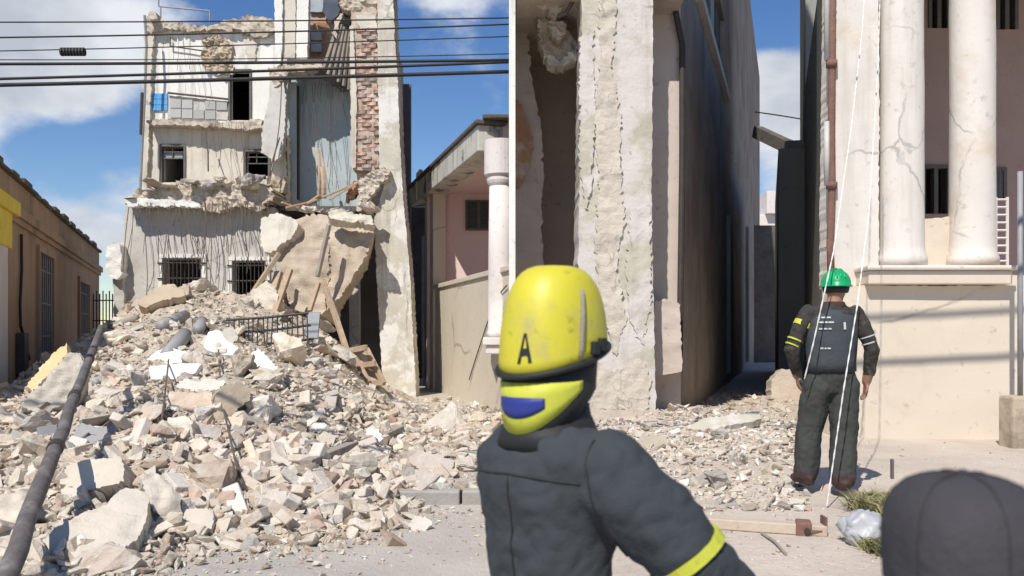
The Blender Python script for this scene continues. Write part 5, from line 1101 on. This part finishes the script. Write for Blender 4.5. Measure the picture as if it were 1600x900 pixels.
def make_body(name, J, parent, mats, region, voxel=.009, folds=.006, seed=0, smooth=3):
    mb = MB()
    loft(mb, J['torso'])
    c = Vector(J['head']); hz = J.get('head_r', (.077, .098, .118))
    loft(mb, [(c + Vector((0, q * .012, q * hz[2])), Vector((hz[0] * r_, 0, 0)), Vector((0, hz[1] * r_, 0))) for q, r_ in ((-1.0, .30), (-.9, .62), (-.65, .84), (-.3, .96), (.1, 1), (.45, .95), (.75, .72), (.93, .4), (1, .12))])
    capsule(mb, [J['neck'], c + Vector((0, -.01, -.05))], [.062, .058])
    capsule(mb, [c + Vector((0, hz[1] * .95, .01)), c + Vector((0, hz[1] * 1.12, -.025))], [.010, .016], 8)       # nose
    for s_ in (-1, 1): capsule(mb, [c + Vector((s_ * hz[0] * .98, -.01, .012)), c + Vector((s_ * hz[0] * 1.08, -.012, -.018))], [.016, .011], 8, ell=.6)   # ears
    for s_ in (-1, 1): capsule(mb, [c + Vector((s_ * .028, hz[1] * .93, -.048)), c + Vector((0, hz[1] * .98, -.046))], [.006, .007], 6)    # lips
    for A_ in J['arms']:
        capsule(mb, A_['p'], A_['r'])
        hand(mb, A_['p'][-1], A_['hd'], A_['side'], A_['pn'])
    for A_ in J['legs']:
        capsule(mb, A_['p'], A_['r'])
        an = Vector(A_['p'][-1]); f = Vector(A_['foot'])
        loft(mb, [(an + Vector((0, 0, .06)), (.05, 0, 0), (0, .055, 0)), (an + f * -.05 + Vector((0, 0, -.03)), (.045, 0, 0), (0, .06, 0)), (an + f * .02 + Vector((0, 0, -.085)), (.048, 0, 0), f * .115 + Vector((0, 0, .0)))], 14)
        capsule(mb, [an + Vector((0, 0, -.045)) - f * .03, an + f * .1 + Vector((0, 0, -.055)), an + f * .19 + Vector((0, 0, -.062))], [.047, .046, .036], 12)
    me0 = mb.mesh('tmp_body'); o0 = bpy.data.objects.new('tmp_body', me0); COL.objects.link(o0)
    rm = o0.modifiers.new('r', 'REMESH'); rm.mode = 'VOXEL'; rm.voxel_size = voxel
    sm = o0.modifiers.new('s', 'SMOOTH'); sm.iterations = smooth; sm.factor = .5
    bpy.context.view_layer.update(); dg = bpy.context.evaluated_depsgraph_get()
    me = bpy.data.meshes.new_from_object(o0.evaluated_get(dg)); bpy.data.objects.remove(o0); bpy.data.meshes.remove(me0)
    for m in mats: me.materials.append(m)
    for p in me.polygons: p.material_index = region(p.center); p.use_smooth = True
    cloth = set()
    for p in me.polygons:
        if mats[p.material_index] is not M['skin']: cloth.update(p.vertices)
    nrm = [v.normal.copy() for v in me.vertices]
    for i in cloth:                                         # folds of the cloth
        v = me.vertices[i]; q = v.co
        v.co = q + nrm[i] * folds * (nz3(Vector((q.x * 1.2, q.y, q.z * .9)), 9, seed) + .8 * abs(nz3(q, 17, seed + 3)))
    o = bpy.data.objects.new(name, me); COL.objects.link(o); o.parent = parent; return o
def child(mb, name, m, parent, smooth=False, bevel=0):       # a part written in the figure's own coordinates
    me = mb.mesh(name, smooth); o = bpy.data.objects.new(name, me); COL.objects.link(o); o.parent = parent
    for q in (m if isinstance(m, (list, tuple)) else [m]): me.materials.append(q)
    if isinstance(m, (list, tuple)): me.polygons.foreach_set('material_index', mb.mi)
    if bevel: bv = o.modifiers.new('bevel', 'BEVEL'); bv.width = bevel; bv.segments = 2
    return o
def ring(c, rx, ry): return (c, (rx, 0, 0), (0, ry, 0))
# ---- man in a green helmet, seen from behind, walking to the alley
gx = (1299 - CX) / F * 7.2
MAN = empty('person', (gx, 7.2, gR(gx, 7.2)), 'person in green helmet, dark vest and trousers walking towards the alley', 'person')
MAN.scale = (1.03, 1.03, 1.03)
T1 = [ring((0, 0, .79), .13, .10), ring((0, 0, .90), .178, .128), ring((0, 0, 1.03), .172, .122), ring((0, 0, 1.18), .186, .126), ring((0, .0, 1.31), .205, .126), ring((0, .0, 1.40), .19, .108), ring((0, .0, 1.455), .125, .088), ring((0, .0, 1.49), .065, .065)]
J = dict(torso=T1, head=(.045, .03, 1.625), neck=(.02, .0, 1.46),
         arms=[dict(p=[(-.185, 0, 1.40), (-.255, -.01, 1.27), (-.315, -.01, 1.13), (-.27, .05, 1.0), (-.235, .09, .92)], r=[.068, .060, .056, .047, .040], hd=(.15, .1, -1), side=1, pn=(1, 0, .1)),
               dict(p=[(.185, 0, 1.40), (.255, -.02, 1.27), (.305, -.03, 1.12), (.30, .0, .98), (.285, .03, .87)], r=[.068, .060, .055, .046, .036], hd=(-.05, .1, -1), side=-1, pn=(-1, 0, .1))],
         legs=[dict(p=[(-.095, 0, .86), (-.125, .03, .68), (-.155, .05, .48), (-.175, .03, .30), (-.195, .02, .16)], r=[.114, .110, .100, .100, .094], foot=(-.15, 1, 0)),
               dict(p=[(.095, 0, .86), (.095, -.02, .68), (.085, -.03, .48), (.065, -.07, .30), (.055, -.10, .14)], r=[.114, .110, .102, .102, .096], foot=(.12, 1, 0))])
def reg_man(c):
    if c.z < .17: return 3
    if c.z > 1.49 and abs(c.x) < .15: return 0
    if (c.x > .235 or (c.x < -.19 and c.y > .05)) and .7 < c.z < .925: return 0
    if c.z < .97 and abs(c.x) < .25: return 2
    return 1
make_body('body', J, MAN, [M['skin'], M['sleeve'], M['grey_trouser'], M['boot']], reg_man, seed=2, folds=.013)
mb = MB(); b0 = None
VR = [(.955, .192, .142), (1.03, .188, .138), (1.18, .200, .141), (1.30, .208, .141), (1.385, .178, .124), (1.43, .140, .104)]
n = 32
for wall in (1, .93):
    for (z, rx, ry) in VR:
        for k in range(n):
            t = 2 * math.pi * k / n; mb.v.append((rx * wall * math.cos(t), ry * wall * math.sin(t), z))
m_ = len(VR)
for i in range(m_ - 1):
    for k in range(n):
        k2 = (k + 1) % n; mb.f.append((i * n + k, i * n + k2, (i + 1) * n + k2, (i + 1) * n + k)); q = m_ * n; mb.f.append((q + i * n + k2, q + i * n + k, q + (i + 1) * n + k, q + (i + 1) * n + k2))
for k in range(n):
    k2 = (k + 1) % n; q = m_ * n; mb.f.append((k2, k, q + k, q + k2)); e = (m_ - 1) * n; mb.f.append((e + k, e + k2, q + e + k2, q + e + k))
mb.mi = [0] * len(mb.f)
for i, v in enumerate(mb.v):
    w = .006 * nz3((v[0] * 1.5, v[1], v[2]), 11, 4); mb.v[i] = (v[0] * (1 + w * 2), v[1] * (1 + w * 4), v[2])
vest = child(mb, 'vest', M['vest'], MAN, True)
def vest_r(z):
    for a, b in zip(VR, VR[1:]):
        if a[0] <= z <= b[0]:
            t = (z - a[0]) / (b[0] - a[0]); return a[1] + (b[1] - a[1]) * t, a[2] + (b[2] - a[2]) * t
    return VR[-1][1:]
def patch(x0, x1, z0, z1, m, name='print', k=1.04, seg=4):
    mb = MB(); V = []
    for z in (z0, z1):
        rx, ry = vest_r(z)
        for i in range(seg + 1):
            x = x0 + (x1 - x0) * i / seg; V.append((x, -ry * math.sqrt(max(0, 1 - (x / rx) ** 2)) * k - .003, z))
    mb.add(V, [(i, i + 1, seg + 2 + i, seg + 1 + i) for i in range(seg)])
    o = child(mb, name, m, MAN); o.parent = vest; sl = o.modifiers.new('s', 'SOLIDIFY'); sl.thickness = .002; return o
for (z, segs) in ((1.372, ((-.115, -.085), (-.078, -.05))), (1.335, ((-.13, -.10), (-.094, -.075), (-.07, -.03))), (1.285, ((-.135, -.11), (-.102, -.08), (-.072, -.05))), (1.135, ((-.125, -.105), (-.098, -.085), (-.078, -.055)))):
    for (a, b) in segs: patch(a, b, z - .006, z + .006, M['pale_print'])
patch(.045, .062, 1.28, 1.335, M['pale_print']); 
def band(parent, a, b, t, r, w, m, name, n=14):
    a = Vector(a); b = Vector(b); c = a.lerp(b, t); d = (b - a).normalized(); mb = MB(); mb.tube([c - d * w / 2, c + d * w / 2], [r, r], n, cap=True); return child(mb, name, m, parent, False)
band(MAN, (-.185, 0, 1.40), (-.255, -.01, 1.27), .62, .069, .040, M['hivis'], 'arm_badge'); band(MAN, (-.255, -.01, 1.27), (-.315, -.01, 1.13), .50, .0625, .012, M['hivis'], 'sleeve_stripe'); band(MAN, (-.255, -.01, 1.27), (-.315, -.01, 1.13), .80, .0605, .010, M['hivis'], 'sleeve_stripe')
band(MAN, (.255, -.02, 1.27), (.305, -.03, 1.12), .30, .0625, .009, M['pale_print'], 'sleeve_stripe'); band(MAN, (.255, -.02, 1.27), (.305, -.03, 1.12), .62, .0605, .009, M['pale_print'], 'sleeve_stripe')
mb = MB(); hc = (.045, .03, 1.60)
prof = [(.118, .012), (.130, .014), (.130, .022), (.119, .030)] + [(.119 * math.cos(t) ** .8, .03 + .118 * math.sin(t)) for t in [R(a) for a in (12, 25, 38, 50, 62, 72, 80, 86)]]
mb.lathe(hc, prof, 28, sx=.94, sy=1.12); hel = child(mb, 'helmet', M['green_helmet'], MAN, True)
for k in (-1, 0, 1):
    mb = MB(); mb.tube([(hc[0] + k * .03, hc[1] + 1.1 * .115 * math.cos(R(a)), hc[2] + .034 + (.121 - abs(k) * .004) * math.sin(R(a))) for a in range(20, 161, 14)], .008, 8); o = child(mb, 'ridge', M['green_helmet'], MAN, True); o.parent = hel
mb = MB(); mb.lathe((hc[0], hc[1], hc[2] - .035), [(.092, 0), (.098, .005), (.108, .045), (.100, .048)], 20, sx=.94, sy=1.12); child(mb, 'head_band', M['rubber'], MAN, True)
mb = MB(); mb.lathe((.02, 0, 1.445), [(.088, 0), (.092, .02), (.078, .05), (.070, .052)], 20); child(mb, 'collar', M['maroon'], MAN, True)
# white twisted cords
def cord(pts, label):
    P = [Vector(p) for p in pts]; fine = []
    for a, b in zip(P, P[1:]):
        k = max(3, int((b - a).length / .03)); fine += [a.lerp(b, i / k) for i in range(k)]
    fine.append(P[-1]); mb = MB()
    for s_ in (0, math.pi):
        mb.tube([p + Vector((math.cos(i * .9 + s_), math.sin(i * .9 + s_), 0)) * .003 for i, p in enumerate(fine)], .003, 5)
    return tag(recentre(mb.build('cord', M['cord'])), label, 'cord')
cord([W(1353, -40, 9.2), W(1346, 60, 8.8), W(1330, 200, 8.0), W(1302, 395, 7.1), W(1292, 440, 6.95), W(1270, 540, 6.93), W(1257, 592, 7.0)], 'white twisted cord hanging down to the left hand of the helmeted man')
c = solveR(1297, 752)
cord([W(1376, -40, 9.2), W(1372, 100, 8.8), W(1358, 330, 7.6), W(1339, 480, 6.95), W(1318, 610, 6.8), W(1300, 735, 6.75), W(1292, 790, 6.7)], 'white twisted cord hanging across the right shoulder of the helmeted man')

# ---- firefighter in a yellow helmet, close by, seen from behind
FF = empty('person', (.106, 2.5, 0), 'firefighter in yellow helmet and dark slate jacket seen from behind', 'person')
FF.rotation_euler = (0, 0, -R(45))
T2 = [ring((0, 0, .83), .15, .11), ring((0, 0, .95), .19, .14), ring((0, 0, 1.08), .19, .14), ring((0, 0, 1.22), .205, .15), ring((0, -.01, 1.33), .238, .155), ring((0, -.015, 1.42), .235, .135), ring((0, -.01, 1.485), .145, .105), ring((0, 0, 1.53), .075, .075)]
J = dict(torso=T2, head=(0, .02, 1.70), neck=(0, 0, 1.50),
         arms=[dict(p=[(.19, .01, 1.375), (.30, .07, 1.27), (.385, .14, 1.14), (.41, .28, 1.03), (.39, .40, .98)], r=[.118, .114, .104, .08, .05], hd=(-.1, 1, -.2), side=-1, pn=(0, 0, -1)),
               dict(p=[(-.165, .06, 1.42), (-.195, .14, 1.28), (-.185, .23, 1.16), (-.13, .33, 1.16), (-.09, .42, 1.18)], r=[.088, .080, .072, .060, .046], hd=(.2, 1, .1), side=1, pn=(0, 0, -1))],
         legs=[dict(p=[(-.1, 0, .90), (-.12, .0, .7), (-.13, .02, .5), (-.135, .0, .32), (-.14, -.02, .16)], r=[.115, .108, .094, .09, .085], foot=(-.15, 1, 0)),
               dict(p=[(.1, 0, .90), (.12, .0, .7), (.13, .02, .5), (.135, .0, .32), (.14, -.02, .16)], r=[.115, .108, .094, .09, .085], foot=(.15, 1, 0))])
def reg_ff(c):
    if c.z < .17: return 2
    if c.z > 1.545 and abs(c.x) < .15: return 0
    if c.y > .42: return 0
    return 1
make_body('body', J, FF, [M['skin'], M['jacket'], M['boot']], reg_ff, seed=5, folds=.014, smooth=9)
mb = MB(); mb.lathe((0, -.005, 1.47), [(.155, -.03), (.140, .01), (.120, .055), (.114, .085), (.106, .083)], 28, sx=1, sy=.95); child(mb, 'collar', M['rubber'], FF, True)
band(FF, (.30, .07, 1.28), (.385, .14, 1.14), .80, .112, .03, M['hivis'], 'sleeve_band', 20)
# seams stitched over the back of the jacket, following the cloth
ffb = bpy.data.objects['body.001'] if 'body.001' in bpy.data.objects else None
def on_back(x, z):
    hit, loc, nr, _ = ffb.ray_cast(Vector((x, -1.0, z)), Vector((0, 1, 0))); return loc + nr * .0015 if hit else None
for pts_ in ([(-.20 + .02 * i, 1.375 - .10 * abs(i - 10) / 10 * .12) for i in range(21)], [(0, 1.37 - .02 * i) for i in range(18)], [(.20 + .004 * i, 1.47 - .02 * i) for i in range(16)], [(-.19 - .003 * i, 1.46 - .02 * i) for i in range(14)]):
    P_ = [q for q in (on_back(*p) for p in pts_) if q is not None]
    if len(P_) > 2: mb = MB(); mb.tube(P_, .0028, 6); child(mb, 'seam', M['rubber'], FF, True)
# helmet
hc = Vector((0, .015, 0)); NP, NV = 48, 14
def rim(ph): return 1.632 + .060 * (1 - math.cos(ph)) / 2 * 1.6          # ph = 0 at the back of the head
def shell_pt(ph, v, k=1.0):
    zr = rim(ph); t = v * math.pi / 2; rad = math.cos(t) ** .54
    return Vector((hc.x + .143 * k * rad * math.sin(ph), hc.y - .166 * k * rad * math.cos(ph), zr + (1.938 - zr) * math.sin(t) * (1 if k >= 1 else .98)))
mb = MB()
for kk in (1.0, .95):
    for j in range(NV):
        for i in range(NP): mb.v.append(tuple(shell_pt(2 * math.pi * i / NP, j / (NV - 1) * .985, kk)))
for q, fl in ((0, 0), (NP * NV, 1)):
    for j in range(NV - 1):
        for i in range(NP):
            i2 = (i + 1) % NP; f = (q + j * NP + i, q + j * NP + i2, q + (j + 1) * NP + i2, q + (j + 1) * NP + i); mb.f.append(f if not fl else f[::-1])
    mb.f.append(tuple(q + (NV - 1) * NP + i for i in range(NP)))
for i in range(NP): i2 = (i + 1) % NP; mb.f.append((i, i2, NP * NV + i2, NP * NV + i))
mb.mi = [0] * len(mb.f); HEL = child(mb, 'helmet', M['yellow_helmet'], FF, True)
mb = MB(); mb.tube([shell_pt(2 * math.pi * i / 40, .0, 1.015) for i in range(41)], .009, 8, cap=False); o = child(mb, 'rim_seal', M['rubber'], FF, True); o.parent = HEL
# strap and clips on the right side
for ph in (1.55, 1.75): 
    mb = MB(); c = shell_pt(ph, .05, 1.06); mb.obox(c + Vector((0, 0, .01)), (.008, 0, 0), (0, .014, 0), (0, 0, .018)); o = child(mb, 'clip', M['rubber'], FF, bevel=.004); o.parent = HEL
mb = MB(); mb.tube([shell_pt(1.25 + .02 * i, .04 + .06 * i, 1.02) for i in range(9)], .009, 6, ell=.5); o = child(mb, 'goggle_strap', M['grey_wood'], FF, True); o.parent = HEL
# triangular mark low on the back of the shell
def on_shell(ph, dz, k):
    zr = rim(ph); t = math.asin(min(1, dz / (1.938 - zr))); return shell_pt(ph, t / (math.pi / 2), k)
mb = MB()
mb.add([on_shell(.10, .035, 1.012), on_shell(.17, .035, 1.012), on_shell(.26, .115, 1.012), on_shell(.22, .115, 1.012)], [(0, 1, 2, 3)])
mb.add([on_shell(.40, .035, 1.012), on_shell(.33, .035, 1.012), on_shell(.245, .115, 1.012), on_shell(.275, .115, 1.012)], [(0, 1, 2, 3)])
mb.add([on_shell(.17, .055, 1.0125), on_shell(.34, .055, 1.0125), on_shell(.32, .075, 1.0125), on_shell(.19, .075, 1.0125)], [(0, 1, 2, 3)])
o = child(mb, 'triangle_mark', M['rubber'], FF); o.parent = HEL; sl = o.modifiers.new('s', 'SOLIDIFY'); sl.thickness = .003
# neck guard: dark curtain with yellow border and blue field
def guard(ph, t, k):                                        # t 0 at the rim, 1 at the lower hem
    z0 = rim(ph) - .004; drop = .150 * max(.12, math.cos(ph * .62)); r = 1.0 - .035 * t
    return Vector((hc.x + .139 * k * r * math.sin(ph), hc.y - .160 * k * r * math.cos(ph), z0 - drop * t))
def guard_patch(p0, p1, t0, t1, k, m, name, n=26, taper=0.0):
    mb = MB(); V = []
    for j in range(4):
        for i in range(n + 1):
            f = i / n; ph = p0 + (p1 - p0) * f; mid = (t0 + t1) / 2; w = 1 - taper * abs(2 * f - 1) ** 2.2
            V.append(guard(ph, mid + (t0 + (t1 - t0) * j / 3 - mid) * w, k))
    mb.add(V, [(j * (n + 1) + i, j * (n + 1) + i + 1, (j + 1) * (n + 1) + i + 1, (j + 1) * (n + 1) + i) for j in range(3) for i in range(n)])
    o = child(mb, name, m, FF, True); sl = o.modifiers.new('s', 'SOLIDIFY'); sl.thickness = .004; return o
NG = guard_patch(-1.75, 1.75, 0, 1.25, .985, M['rubber'], 'neck_guard')
for (a, b, c_, d_, k, m, nm, tp) in ((-1.35, 1.35, .08, 1.0, 1.0, 'hivis', 'reflective_panel', .75), (-.62, .62, .34, .72, 1.012, 'blue_mark', 'blue_field', .5)):
    o = guard_patch(a, b, c_, d_, k, M[m], nm, taper=tp); o.parent = NG
HEL.rotation_euler.z = R(2); NG.rotation_euler.z = R(2)
mb = MB(); loft(mb, [((0, .0, 1.53), (.072, 0, 0), (0, .074, 0)), ((0, .01, 1.60), (.082, 0, 0), (0, .09, 0)), ((0, .02, 1.66), (.088, 0, 0), (0, .108, 0))], 20); child(mb, 'balaclava', M['rubber'], FF, True)

# ---- onlooker with a dark cap at the right edge
DK = empty('person', ((1515 - CX) / F * 1.17, 1.17, 0), 'onlooker in plain dark grey cap and dark jacket, back turned', 'person')
DK.scale = (.88, .88, .88)
J2 = dict(J); J2['torso'] = [ring((0, 0, .80), .14, .11), ring((0, 0, .92), .18, .13), ring((0, 0, 1.06), .18, .125), ring((0, 0, 1.2), .19, .13), ring((0, 0, 1.33), .205, .13), ring((0, 0, 1.41), .185, .11), ring((0, 0, 1.46), .12, .09), ring((0, 0, 1.5), .065, .065)]
J2['head'] = (0, .02, 1.63); J2['neck'] = (0, 0, 1.47)
J2['arms'] = [dict(p=[(s_ * .19, 0, 1.40), (s_ * .23, -.01, 1.25), (s_ * .25, -.01, 1.12), (s_ * .25, .05, .98), (s_ * .24, .09, .88)], r=[.072, .064, .058, .050, .042], hd=(0, .15, -1), side=-s_, pn=(-s_, 0, 0)) for s_ in (-1, 1)]
make_body('body', J2, DK, [M['skin'], M['black_cloth'], M['boot']], lambda c: 2 if c.z < .17 else (0 if (c.z > 1.50 and abs(c.x) < .14) or (c.z < .86 and abs(c.x) > .21) else 1), seed=9)
mb = MB(); n = 36; prof = [(.098, -.10), (.103, -.10), (.109, -.05), (.112, .0), (.112, .03)] + [(.113 * math.cos(R(a)) ** .62, .03 + .092 * math.sin(R(a))) for a in (20, 40, 58, 72, 82, 87)]
mb.lathe((0, .02, 1.655), prof, n, sx=1.0, sy=1.15); child(mb, 'cap', M['black_cloth'], DK, True)
for k in range(6):
    t = math.pi * (k + .5) / 3; mb = MB(); mb.tube([(prof_r * 1.004 * math.cos(t), .02 + prof_r * 1.154 * math.sin(t), 1.655 + z_ + .001) for prof_r, z_ in prof[2:]], .0010, 5); child(mb, 'cap_seam', M['rubber'], DK, True)
mb = MB(); mb.lathe((0, .02, 1.655 + .121), [(.010, 0), (.010, .004), (.005, .007)], 12); child(mb, 'cap_button', M['black_cloth'], DK, True)
mb = MB(); mb.lathe((0, .02, 1.655 - .1), [(.1125, -.004), (.1155, 0), (.1155, .022), (.1125, .026)], 36, sx=1, sy=1.15); child(mb, 'cap_band', M['rubber'], DK, True)
